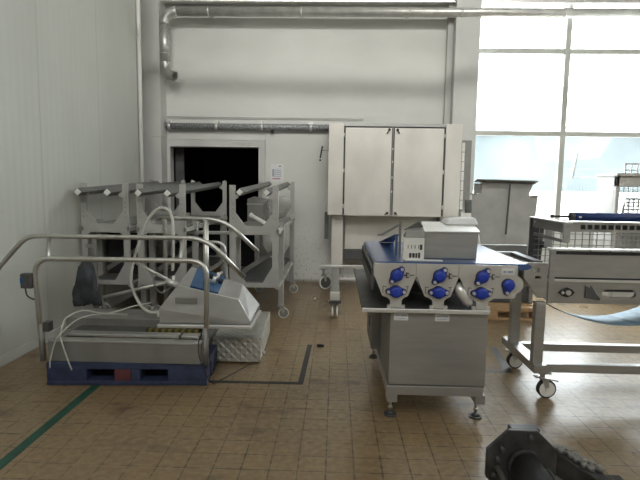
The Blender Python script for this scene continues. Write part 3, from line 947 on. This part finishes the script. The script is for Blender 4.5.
for i in range(3):
    bearing(XA + 0.142 + i * U, 0.960, math.radians(52))
    bearing(XA + 0.140 + i * U, 0.857, 0.0)
bearing(1.068, 0.912, math.radians(-100), 0.035, True)
for i in range(3):
    ox = XA + i * U
    for z in (0.962, 0.857):
        MB().cyl((ox + 0.142, YF + 0.012, z), (ox + 0.142, YB, z), 0.036, 18).build('drive_roller', M['dark_steel'], t)
    # belt adjuster: a slotted screw at the right of the upper bearing
    MB().box(ox + 0.185, ox + 0.20, YF - 0.008, YF, 0.957, 0.963).box(ox + 0.20, ox + 0.205, YF - 0.012, YF, 0.942, 0.978).box(ox + 0.205, ox + 0.218, YF - 0.008, YF, 0.945, 0.95).box(ox + 0.205, ox + 0.218, YF - 0.008, YF, 0.970, 0.975).box(ox + 0.222, ox + 0.25, YF - 0.006, YF, 0.958, 0.962).build('adjuster', M['dark_steel'], t)
    MB().box(ox + 0.088, ox + 0.11, YF - 0.01, YF + 0.012, 0.752, 0.772).box(ox + 0.176, ox + 0.198, YF - 0.01, YF + 0.012, 0.752, 0.772).build('clamp_nut', M['stainless_bright'], t)
    sl = MB().box(ox + 0.058, ox + 0.062, YF - 0.002, YF, 0.845, 0.89).box(ox + 0.062, ox + 0.082, YF - 0.002, YF, 0.885, 0.889).box(ox + 0.20, ox + 0.22, YF - 0.002, YF, 0.885, 0.889).box(ox + 0.21, ox + 0.213, YF - 0.002, YF, 0.86, 0.889)
    sl.build('engraved_mark', M['dark_steel'], t)
# dark sheets stand in for the shade in the gaps under the plates
for i in range(2):
    ox = XA + i * U + U
    MB().prism([(ox - 0.10, 0.77), (ox + 0.11, 0.77), (ox + 0.075, 0.835), (ox + 0.004, 0.95), (ox - 0.004, 0.95), (ox - 0.07, 0.835)], (), (0, YF + 0.40, 0), (1, 0, 0), (0, 0, 1), 0.01).build('gap_backing', M['dark_steel'], t)
tb = MB()
tb.tube([(0.765, 3.135, 0.905), (0.79, 3.13, 0.86), (0.835, 3.125, 0.795), (0.85, 3.125, 0.775)], [0.025, 0.036, 0.034, 0.022], 12)
tb.build('scraper_sheet', M['stainless_bright'], t)
# left edge and side frame
MB().box(XA - 0.012, XA + 0.0, YF + 0.02, YB, 0.86, 1.0).build('side_panel', M['dark_steel'], t)
sv = MB().box(XA - 0.016, XA - 0.012, 3.14, 4.26, 0.95, 0.955)
for k in range(9):
    sv.box(XA - 0.018, XA - 0.012, 3.16 + k * 0.12, 3.22 + k * 0.12, 0.952, 0.985)
sv.build('side_slots', M['black'], t)
# tray below
MB().box(0.176, 0.965, 3.09, 4.58, 0.727, 0.745).build('tray', M['dark_steel'], t, 0.003)
MB().box(0.176, 0.965, 3.082, 3.095, 0.724, 0.75).build('tray_lip', M['stainless_bright'], t, 0.003)
MB().box(0.176, 0.182, 3.10, 4.58, 0.745, 0.757).build('tray_lip', M['dark_steel'], t)
# cabinet base
MB().box(0.355, 0.968, 3.13, 4.38, 0.24, 0.722).build('cabinet', M['grey_steel'], t, 0.005)  # darker steel than the front panel, shade on the sides put into colour
MB().box(0.357, 0.966, 3.122, 3.13, 0.25, 0.715).build('front_panel', M['stainless'], t, 0.003)
MB().box(0.345, 0.960, 3.125, 4.38, 0.178, 0.238).build('plinth_frame', M['stainless'], t, 0.003)
bx = MB().box(0.285, 0.360, 3.72, 4.2, 0.28, 0.66).build('switch_cabinet', M['grey_steel'], t, 0.006)
MB().box(0.279, 0.285, 3.85, 3.87, 0.42, 0.50).build('latch', M['black'], bx)
for x, y in ((0.385, 3.22), (0.945, 3.22), (0.36, 4.355), (0.945, 4.33)):
    lg = MB().box(x - 0.032, x + 0.032, y - (0.09 if y < 3.5 else 0.03), y + 0.03, 0.125, 0.185).build('leg', M['stainless'], t, 0.003)
    if x < 0.37:
        lg.data.transform(Matrix.Translation((0.02, 0, 0)))
    MB().cyl((x, y, 0.015), (x, y, 0.14), 0.009, 10).cyl((x, y, 0.05), (x, y, 0.065), 0.016, 6).build('threaded_rod', M['tube'], lg)
    MB().cyl((x, y, 0), (x, y, 0.012), 0.042, 20).cyl((x, y, 0.012), (x, y, 0.030), 0.030, 20, 0.014).build('foot_pad', M['dark_steel'], lg)
for x in (0.378, 0.636):
    s = MB().box(x, x + 0.088, 3.117, 3.122, 0.668, 0.715).build('sticker', M['paper'], t)
    MB().box(x + 0.008, x + 0.035, 3.116, 3.117, 0.695, 0.702).box(x + 0.042, x + 0.08, 3.116, 3.117, 0.695, 0.702).box(x + 0.012, x + 0.075, 3.116, 3.117, 0.68, 0.683).build('print', M['print'], s)
s = MB().box(1.028, 1.105, YF - 0.003, YF, 0.975, 1.015).build('sticker', M['paper'], t)
MB().box(1.036, 1.055, YF - 0.004, YF - 0.003, 0.985, 1.0).box(1.062, 1.095, YF - 0.004, YF - 0.003, 0.985, 1.0).build('print', M['print'], s)
# rear cross rail that shows behind the belt at the right
MB().box(1.0, 1.75, 4.62, 4.68, 0.86, 0.99).build('rear_rail', M['grey_steel'], t, 0.004)

# stainless cover box standing on the belt
t = thing('cover_box', 'stainless sheet cover with sloping lid whitened for its reflection, lying on the conveyor belt', 'cover', (0, 0, 0))
c0, c1, d0, d1_ = (0.578, 3.28), (0.931, 3.30), (0.645, 3.74), (1.0, 3.76)
ZB = 1.0395
MB().hexa([(c0[0], c0[1], ZB), (c1[0] - 0.006, c1[1], ZB), (d1_[0], d1_[1], ZB), (d0[0], d0[1], ZB), (c0[0], c0[1], 1.213), (c1[0], c1[1], 1.213), (d1_[0], d1_[1], 1.243), (d0[0], d0[1], 1.243)]).build('body', M['stainless'], t, 0.004)
MB().hexa([(c0[0] - 0.006, c0[1] - 0.012, 1.213), (c1[0] + 0.008, c1[1] - 0.012, 1.213), (d1_[0] + 0.01, d1_[1], 1.244), (d0[0] - 0.01, d0[1], 1.244),
           (c0[0] - 0.006, c0[1] - 0.012, 1.221), (c1[0] + 0.008, c1[1] - 0.012, 1.221), (d1_[0] + 0.01, d1_[1], 1.252), (d0[0] - 0.01, d0[1], 1.252)]).build('lid', M['white'], t, 0.002)  # white colour stands in for the bright reflection on the stainless lid
t = thing('folded_sheet', 'crumpled white sheet lying on the lid of the stainless cover', 'sheet', (0.89, 3.68, 1.247))
MB().hexa([(-0.12, -0.10, -0.004), (0.12, -0.10, -0.004), (0.12, 0.06, 0.004), (-0.12, 0.06, 0.004), (-0.09, -0.08, 0.03), (0.10, -0.08, 0.045), (0.10, 0.05, 0.05), (-0.10, 0.05, 0.035)]).build('sheet', M['paper'], t, 0.008)
t = thing('slotted_bracket', 'small white slotted bracket with grey hood at the cover left end', 'bracket', (0, 0, 0))
slots = [[(0.462 + 0.022 * k, 1.112), (0.467 + 0.022 * k, 1.112), (0.467 + 0.022 * k, 1.137), (0.462 + 0.022 * k, 1.137)] for k in range(4)]
slots += [[(0.538, 1.105), (0.555, 1.105), (0.555, 1.14), (0.538, 1.14)], [(0.472, 1.054), (0.488, 1.054), (0.488, 1.085), (0.472, 1.085)],
          [(0.492, 1.054), (0.508, 1.054), (0.508, 1.085), (0.492, 1.085)], [(0.512, 1.054), (0.525, 1.054), (0.525, 1.085), (0.512, 1.085)], [(0.529, 1.052), (0.543, 1.052), (0.543, 1.088), (0.529, 1.088)]]
plate_xz([(0.436, 1.0395), (0.566, 1.0395), (0.566, 1.182), (0.436, 1.182)], 3.2, 0.006, slots).build('slotted_plate', M['white'], t)
MB().box(0.445, 0.56, 3.225, 3.235, 1.0395, 1.15).build('back_plate', M['dark_steel'], t)
MB().hexa([(0.44, 3.2, 1.183), (0.562, 3.2, 1.183), (0.562, 3.30, 1.183), (0.44, 3.30, 1.183), (0.45, 3.21, 1.222), (0.572, 3.21, 1.222), (0.572, 3.32, 1.25), (0.47, 3.32, 1.235)]).build('hood', M['grey_steel'], t, 0.004)
hd = MB()
hd.prism([(0.445, 1.224), (0.555, 1.222), (0.57, 1.25), (0.545, 1.278), (0.52, 1.268)], (), (0, 3.30, 0), (1, 0, 0), (0, 0, 1), 0.01)
hd.build('hood_gable', M['dark_steel'], t)
MB().box(0.44, 0.68, 3.165, 3.20, 1.0395, 1.046).build('flange', M['white'], t)
t = thing('lever_arm', 'thin grey lever arm standing over the blue belt beside bracket', 'lever', (0, 0, 0))
MB().box(0.452, 0.468, 3.58, 3.60, 1.039, 1.262).build('upright', M['grey_steel'], t, 0.002)
MB().bar((0.46, 3.585, 1.24), (0.335, 3.585, 1.165), 0.012, 0.016).bar((0.335, 3.585, 1.165), (0.30, 3.585, 1.16), 0.012, 0.014).build('arm', M['grey_steel'], t)
MB().box(0.298, 0.31, 3.58, 3.592, 1.118, 1.168).build('hook', M['stainless_bright'], t)
MB().tube([(0.30, 3.585, 1.155), (0.47, 3.585, 1.165)], 0.004, 8).build('rod', M['tube'], t)
t = thing('blue_wedge', 'blue belt piece leaning up from the conveyor belt to the bracket', 'belt piece', (0, 0, 0))
MB().hexa([(0.37, 4.22, 1.0395), (0.49, 4.22, 1.0395), (0.432, 3.42, 1.178), (0.402, 3.42, 1.178), (0.37, 4.22, 1.0445), (0.49, 4.22, 1.0445), (0.432, 3.42, 1.183), (0.402, 3.42, 1.183)]).box(0.41, 0.425, 3.42, 3.44, 1.0395, 1.178).build('sheet', M['belt'], t)

# ================================================================== cart at the right
t = thing('wheeled_cart', 'long stainless cart frame with mesh guard and slotted rail on castors', 'cart', (0, 0, 0))
ZR0, ZR1 = 0.195, 0.256
MB().box(1.43, 1.525, 3.52, 4.22, ZR0, ZR1).build('end_rail', M['stainless'], t, 0.004)
MB().box(1.525, 3.4, 3.55, 3.61, ZR0, ZR1).build('bottom_rail', M['stainless'], t, 0.004)
MB().box(1.525, 3.4, 4.03, 4.09, ZR0, ZR1).build('bottom_rail', M['stainless'], t, 0.004)
MB().box(3.3, 3.4, 3.52, 4.22, ZR0, ZR1).build('end_rail', M['stainless'], t, 0.004)
for x in (1.465, 3.32):
    for y in (3.58, 4.05):
        MB().box(x - 0.036, x + 0.036, y - 0.03, y + 0.03, ZR1, 0.705).build('leg', M['stainless'], t, 0.004)
for x, y, a in ((1.515, 3.57, 0.05), (1.50, 4.165, 0.12), (3.33, 3.57, 0.3), (3.33, 4.165, 0.1)):
    c = castor(t, x, y, 0.195, 0.068, M['black'], M['white'], a, 'caster', 0.036)
    MB().bar((-0.07, -0.02, 0.165), (0.10, -0.02, 0.135), 0.03, 0.008).build('brake_pedal', M['stainless'], c)
# lower side beam with its oblong slot
def oblong(x0, x1, z0, z1, n=6):
    r_ = (z1 - z0) / 2
    zc = (z0 + z1) / 2
    o = [(x1 - r_ + r_ * math.cos(-PI / 2 + k * PI / n), zc + r_ * math.sin(-PI / 2 + k * PI / n)) for k in range(n + 1)]
    o += [(x0 + r_ + r_ * math.cos(PI / 2 + k * PI / n), zc + r_ * math.sin(PI / 2 + k * PI / n)) for k in range(n + 1)]
    return o


side = [(1.335, 0.985), (1.50, 0.985), (1.50, 0.855), (3.4, 0.855), (3.4, 0.70), (1.53, 0.70), (1.48, 0.735), (1.44, 0.735), (1.335, 0.88)]
plate_xz(side, 3.56, 0.03, [oblong(1.888, 2.125, 0.745, 0.805), oblong(2.5, 2.74, 0.745, 0.805), [(1.40, 0.92), (1.44, 0.92), (1.44, 0.945), (1.40, 0.945)], [(1.415, 0.87), (1.455, 0.87), (1.455, 0.89), (1.415, 0.89)]]).build('side_beam', M['stainless'], t, 0.002)
plate_xz(side, 4.15, 0.03).build('side_beam', M['stainless'], t, 0.002)
MB().box(1.50, 3.4, 3.55, 3.62, 0.855, 0.872).build('ledge', M['stainless_bright'], t, 0.003)
MB().box(1.505, 1.545, 3.545, 3.57, 0.70, 1.085).build('corner_plate', M['stainless'], t, 0.003)
MB().box(1.545, 3.4, 3.57, 3.60, 0.884, 1.05).build('side_panel', M['stainless'], t, 0.004)
MB().box(1.545, 3.4, 3.60, 3.66, 1.045, 1.06).build('channel_gap', M['dark_steel'], t)
MB().box(1.545, 3.4, 3.566, 3.60, 1.048, 1.07).build('channel_gap', M['black'], t)
MB().box(1.56, 3.4, 3.575, 3.60, 0.872, 0.886).build('channel_gap', M['black'], t)  # black strip stands in for the dark gap above the ledge
for k in range(14):
    x = 1.53 + k * 0.135
    MB().box(x, x + 0.123, 3.57, 3.66, 1.071, 1.086).build('slat', M['stainless_bright'], t, 0.002)  # bright steel stands in for the row of white highlights here
MB().box(1.53, 3.4, 3.62, 4.12, 0.777, 0.882).build('bed', M['dark_steel'], t)
# bearing and dark bracket on the side beam
bo = [(1.578, 0.779), (1.606, 0.803), (1.64, 0.816), (1.672, 0.803), (1.692, 0.781), (1.672, 0.758), (1.64, 0.745), (1.606, 0.756)]
brg = plate_xz(bo, 3.548, 0.012).build('bearing_plate', M['black'], t)
MB().cyl((1.645, 3.535, 0.78), (1.645, 3.55, 0.78), 0.018, 18).cyl((1.606, 3.535, 0.78), (1.606, 3.55, 0.78), 0.010, 10).build('bearing', M['stainless_bright'], brg)
plate_xz([(1.765, 0.83), (1.80, 0.815), (1.805, 0.83), (1.84, 0.775), (1.87, 0.745), (1.868, 0.728), (1.765, 0.745)], 3.545, 0.02).build('corner_bracket', M['dark_steel'], t, 0.003)
# end frame with its sloping flaps
MB().box(1.615, 1.665, 3.58, 4.26, 1.262, 1.274).build('end_flange', M['stainless_bright'], t, 0.002)
MB().box(1.64, 1.652, 3.60, 4.26, 1.19, 1.262).build('end_plate', M['grey_steel'], t)
MB().box(1.64, 1.652, 3.62, 4.22, 1.12, 1.145).build('end_bar', M['grey_steel'], t)
MB().prism([(1.602, 1.128), (1.645, 1.128), (1.65, 1.14), (1.65, 1.262), (1.602, 1.262)], (), (0, 3.60, 0), (1, 0, 0), (0, 0, 1), 0.02).build('hanger', M['stainless'], t, 0.002)
MB().prism([(1.65, 1.05), (1.705, 1.05), (1.705, 1.262), (1.65, 1.262)], (), (0, 4.02, 0), (1, 0, 0), (0, 0, 1), 0.02).build('hanger', M['stainless'], t, 0.002)
MB().hexa([(1.62, 4.24, 0.86), (1.72, 4.24, 0.86), (1.72, 4.26, 0.86), (1.62, 4.26, 0.86), (1.62, 4.24, 1.262), (1.74, 4.24, 1.262), (1.74, 4.26, 1.262), (1.62, 4.26, 1.262)]).build('corner_post', M['dark_steel'], t)  # dark colour stands in for the shadow on this end plate
for k in range(3):
    MB().cyl((1.37 + 0.07 * k, 3.59, 0.93), (1.37 + 0.07 * k, 4.13, 0.93), 0.026, 14).build('infeed_roller', M['stainless_bright'], t)
MB().box(1.44, 1.50, 3.66, 4.14, 0.96, 0.985).build('infeed_guard', M['dark_steel'], t)
MB().cyl((1.66, 4.19, 1.05), (1.74, 4.19, 1.05), 0.03, 14).build('drive_motor', M['dark_steel'], t)
# slotted top rail
sl = [[(1.735 + 0.0485 * k, 1.222), (1.772 + 0.0485 * k, 1.222), (1.772 + 0.0485 * k, 1.255), (1.735 + 0.0485 * k, 1.255)] for k in range(33)]
plate_xz([(1.655, 1.203), (3.4, 1.203), (3.4, 1.270), (1.655, 1.270)], 3.62, 0.012, sl).build('slotted_rail', M['stainless'], t)
MB().box(1.655, 3.4, 3.61, 3.70, 1.270, 1.277).build('rail_flange', M['stainless_bright'], t)
MB().box(1.70, 3.4, 3.66, 3.70, 1.20, 1.268).build('rail_backing', M['dark_steel'], t)
for x in (3.36,):
    MB().box(x, x + 0.04, 3.62, 3.68, 0.872, 1.27).build('rail_post', M['stainless'], t)
# mesh guard on the far side
ms = MB()
for k in range(30):
    x = 1.66 + k * 0.058
    ms.box(x, x + 0.006, 4.15, 4.156, 0.86, 1.235)
for k in range(9):
    z = 0.87 + k * 0.045
    ms.box(1.62, 3.4, 4.146, 4.15, z, z + 0.006)
ms.build('mesh_guard', M['mesh'], t)
MB().box(1.62, 3.4, 4.14, 4.165, 1.232, 1.248).build('mesh_rail', M['stainless_bright'], t)

t = thing('blue_roller', 'long dark blue roller lying along the top of the cart', 'roller', (0, 0, 0))
MB().cyl((1.93, 4.152, 1.284), (3.5, 4.152, 1.284), 0.034, 20).build('tube', M['roller_blue'], t)
MB().cyl((1.76, 4.152, 1.284), (1.90, 4.152, 1.284), 0.009, 10).cyl((1.745, 4.152, 1.284), (1.765, 4.152, 1.284), 0.016, 10).build('shaft', M['black'], t)
MB().cyl((1.90, 4.152, 1.284), (1.93, 4.152, 1.284), 0.036, 16).build('end_block', M['dark_steel'], t)
MB().box(1.955, 1.975, 4.115, 4.125, 1.275, 1.29).box(2.49, 2.54, 4.112, 4.12, 1.278, 1.291).build('white_mark', M['white'], t)
MB().tube([(2.47, 4.118, 1.30), (2.52, 4.11, 1.36)], 0.005, 8).build('cord_tail', M['black'], t)

# pale belt sagging under the cart
mb = MB()
N = 28
ra, rb = [], []
for k in range(N + 1):
    u = k / N
    x = 1.53 + u * 1.15
    zf = 0.53 + 0.155 * (2 * u - 1) ** 2
    zb = 0.475 + 0.20 * (2 * u - 1) ** 2
    tw = 0.5 - 0.42 * max(0, 1 - u * 3) ** 1
    ra.append((x, 3.64, zf)); rb.append((x, 3.64 + 0.48 * max(0.12, tw / 0.5), zf + (zb - zf) * tw / 0.5))
for k in range(N):
    a, b_, c_, d_ = ra[k], ra[k + 1], rb[k + 1], rb[k]
    lo_ = [Vector(q) for q in (a, b_, c_, d_)]
    mb.hexa([q - Vector((0, 0, 0.004)) for q in lo_] + lo_)
bmesh.ops.remove_doubles(mb.bm, verts=mb.bm.verts[:], dist=1e-5)
for f in mb.bm.faces:
    f.smooth = True
tag(mb.build('sagging_belt', M['belt_pale']), 'pale blue belt sagging in a curve under the cart side beam', 'belt')

# ================================================================== machine with the stepped grey panel, on a wooden pallet
t = thing('wooden_pallet', 'light wooden pallet on the tiles under the stepped grey panel machine', 'pallet', (0, 0, 0))
for k in range(6):
    MB().box(1.76, 2.39, 5.73 + k * 0.15, 5.83 + k * 0.15, 0.125, 0.148).build('deck_board', M['wood'], t, 0.003)
for y in (5.73, 6.1, 6.48):
    for x in (1.76, 2.02, 2.27):
        MB().box(x, x + 0.12, y, y + 0.10, 0.022, 0.103).build('block', M['wood'], t, 0.003)
    MB().box(1.76, 2.39, y, y + 0.10, 0.103, 0.125).build('stringer_board', M['wood'], t, 0.003)
    MB().box(1.76, 2.39, y, y + 0.10, 0, 0.022).build('bottom_board', M['wood'], t, 0.003)
t = thing('stepped_panel_machine', 'grey steel machine with tall stepped panel in front of the window', 'machine', (0, 0, 0))
pan = [(1.80, 0.74), (2.40, 0.74), (2.42, 1.05), (2.44, 1.41), (2.335, 1.425), (2.345, 1.47), (2.375, 1.56), (1.72, 1.575), (1.76, 1.56), (1.76, 1.44), (1.655, 1.435), (1.655, 1.36), (1.655, 1.12), (1.70, 1.0), (1.77, 0.93)]
plate_xz(pan, 6.2, 0.02).build('panel', M['rack'], t, 0.003)
MB().hexa([(1.675, 6.10, 1.600), (2.395, 6.10, 1.590), (2.395, 6.22, 1.560), (1.675, 6.22, 1.572), (1.675, 6.10, 1.612), (2.395, 6.10, 1.602), (2.395, 6.22, 1.572), (1.675, 6.22, 1.584)]).build('top_flap', M['grey_steel'], t)
MB().box(1.68, 1.76, 6.21, 6.24, 1.44, 1.56).build('side_flap', M['grey_steel'], t)
MB().box(1.56, 1.70, 6.17, 6.22, 1.425, 1.44).box(2.36, 2.50, 6.17, 6.22, 1.412, 1.425).build('side_arm', M['grey_steel'], t)
MB().bar((2.09, 6.17, 1.56), (2.07, 6.17, 0.95), 0.014, 0.02).build('centre_rod', M['dark_steel'], t)
MB().box(1.58, 1.65, 6.20, 6.24, 1.20, 1.36).build('hinge_block', M['dark_steel'], t)
MB().box(1.79, 2.36, 6.0, 6.6, 0.15, 0.74).build('base', M['dark_steel'], t, 0.006)
MB().box(2.30, 2.345, 5.94, 6.0, 0.15, 0.46).build('front_leg', M['grey_steel'], t)

# ================================================================== cream machine with mesh window by the glazing
t = thing('mesh_guard_machine', 'cream framed machine with wire mesh window beside the big window', 'machine', (0, 0, 0))
XM, YM = 3.74, 6.9
MB().box(XM, XM + 0.04, YM, YM + 0.06, 0.05, 1.69).build('post', M['cream'], t, 0.005)
MB().box(XM + 1.25, XM + 1.35, YM, YM + 0.06, 0.05, 1.69).build('post', M['cream'], t, 0.005)
MB().box(XM, XM + 1.35, YM, YM + 0.06, 1.55, 1.69).build('top_panel', M['cream'], t, 0.005)
MB().box(XM + 0.05, XM + 1.25, YM, YM + 0.06, 0.05, 0.62).build('lower_panel', M['cream'], t, 0.005)
MB().box(XM - 0.02, XM + 1.37, YM - 0.04, YM + 0.52, 1.69, 1.73).build('roof', M['cream'], t, 0.005)
ms = MB()
for k in range(18):
    ms.box(XM + 0.05 + k * 0.06, XM + 0.058 + k * 0.06, YM + 0.02, YM + 0.026, 0.62, 1.55)
for k in range(15):
    ms.box(XM + 0.05, XM + 1.25, YM + 0.026, YM + 0.032, 0.65 + k * 0.06, 0.658 + k * 0.06)
ms.build('mesh_window', M['mesh'], t)
MB().box(XM, XM + 0.03, YM + 0.06, YM + 0.50, 0.05, 1.69).build('side_panel', M['cream'], t, 0.004)
MB().box(XM + 1.25, XM + 1.32, YM + 0.45, YM + 0.50, 0.05, 1.69).build('rear_post', M['cream'], t)
rb_ = plate_xz([(XM + 0.26, 1.18), (XM + 1.22, 1.18), (XM + 1.22, 1.40), (XM + 0.30, 1.40)], YM + 0.30, 0.01,
               [[(XM + 0.30 + 0.065 * i, 1.195 + 0.05 * k), (XM + 0.345 + 0.065 * i, 1.195 + 0.05 * k), (XM + 0.345 + 0.065 * i, 1.225 + 0.05 * k), (XM + 0.30 + 0.065 * i, 1.225 + 0.05 * k)] for i in range(14) for k in range(4)])
rb_.build('slotted_drum', M['grey_steel'], t)
MB().box(XM + 0.30, XM + 1.2, YM + 0.30, YM + 0.5, 0.62, 1.17).build('inner_housing', M['grey_steel'], t, 0.01)
MB().cyl((XM + 0.18, YM + 0.2, 1.0), (XM + 0.18, YM + 0.5, 1.0), 0.09, 18).build('inner_pulley', M['dark_steel'], t)
rl = MB().box(XM + 0.12, XM + 1.3, YM + 0.06, YM + 0.08, 1.845, 1.865).box(XM + 0.12, XM + 1.3, YM + 0.06, YM + 0.08, 1.765, 1.78)
for k in range(15):
    rl.box(XM + 0.13 + k * 0.08, XM + 0.145 + k * 0.08, YM + 0.065, YM + 0.075, 1.73, 1.85)
rl.build('roof_railing', M['stainless'], t)
for x in (XM + 0.05, XM + 1.28):
    for y in (YM + 0.03, YM + 0.46):
        MB().cyl((x, y, 0), (x, y, 0.05), 0.03, 12).build('foot', M['dark_steel'], t)

# ================================================================== black drum and chain on the floor at the front
t = thing('flanged_drum', 'oily black drum with octagonal flange lying on the floor tiles', 'drum', (0, 0, 0))
cx, cz, yf = 0.915, 0.185, 2.33
octo = [(cx + 0.182 * math.cos(PI / 8 + k * PI / 4), cz + 0.182 * math.sin(PI / 8 + k * PI / 4)) for k in range(8)]
octo = [(x, max(0.004, z)) for x, z in octo]
plate_xz(octo, yf, 0.022).build('flange', M['iron'], t, 0.005)
MB().cyl((cx + 0.01, yf + 0.03, cz), (cx + 0.01, yf - 0.75, cz), 0.070, 28).build('drum', M['black'], t)
MB().cyl((cx + 0.01, yf, cz), (cx + 0.01, yf - 0.03, cz), 0.08, 28).build('collar', M['iron'], t)
for x, z in ((cx - 0.115, cz - 0.02), (cx + 0.125, cz - 0.03)):
    MB().cyl((x, yf, z), (x, yf - 0.75, z), 0.014, 12).build('tie_rod', M['tube'], t)
plate_xz([(x, z) for x, z in octo], yf - 0.77, 0.02).build('rear_flange', M['iron'], t, 0.005)
for dx, dz in ((-0.12, 0.03), (-0.10, 0.08), (0.03, 0.145), (-0.135, -0.05)):
    MB().cyl((cx + dx, yf, cz + dz), (cx + dx, yf - 0.03, cz + dz), 0.010, 6).build('bolt', M['dark_steel'], t)
MB().box(cx - 0.05, cx + 0.09, yf + 0.022, yf + 0.08, cz + 0.10, cz + 0.165).build('bearing_block', M['iron'], t, 0.008)
t = thing('chain_drive', 'greasy chain drive on a black bar beside the octagonal flange drum', 'chain drive', (0, 0, 0))
a, b_ = Vector((1.185, 2.56, 0.085)), Vector((1.315, 2.23, 0.085))
MB().bar(a, b_, 0.075, 0.13).build('housing', M['iron'], t, 0.008)
MB().bar(a + Vector((-0.075, -0.05, -0.04)), b_ + Vector((-0.075, -0.05, -0.04)), 0.025, 0.025).build('side_rod', M['tube'], t)
MB().box(1.31, 1.40, 2.24, 2.36, 0.0, 0.13).build('end_block', M['iron'], t, 0.006)
MB().bar((1.28, 2.26, 0.14), (1.40, 2.23, 0.15), 0.03, 0.02).build('grip', M['grey_steel'], t)
lk = MB()
rc = random.Random(3)
for k in range(6):
    for s in (-1, 1):
        q = a.lerp(b_, 0.06 + 0.12 * k) + Vector((s * 0.020 + rc.uniform(-0.008, 0.008), rc.uniform(-0.008, 0.008), 0.068))
        lk.cyl(q, q + Vector((0, 0, rc.uniform(0.016, 0.03))), 0.015, 10)
        if k < 5:
            q2 = a.lerp(b_, 0.06 + 0.12 * (k + 1)) + Vector((-s * 0.020, 0, 0.082))
            lk.bar(q + Vector((0, 0, 0.012)), q2, 0.012, 0.012)
lk.build('chain', M['grey_steel'], t)
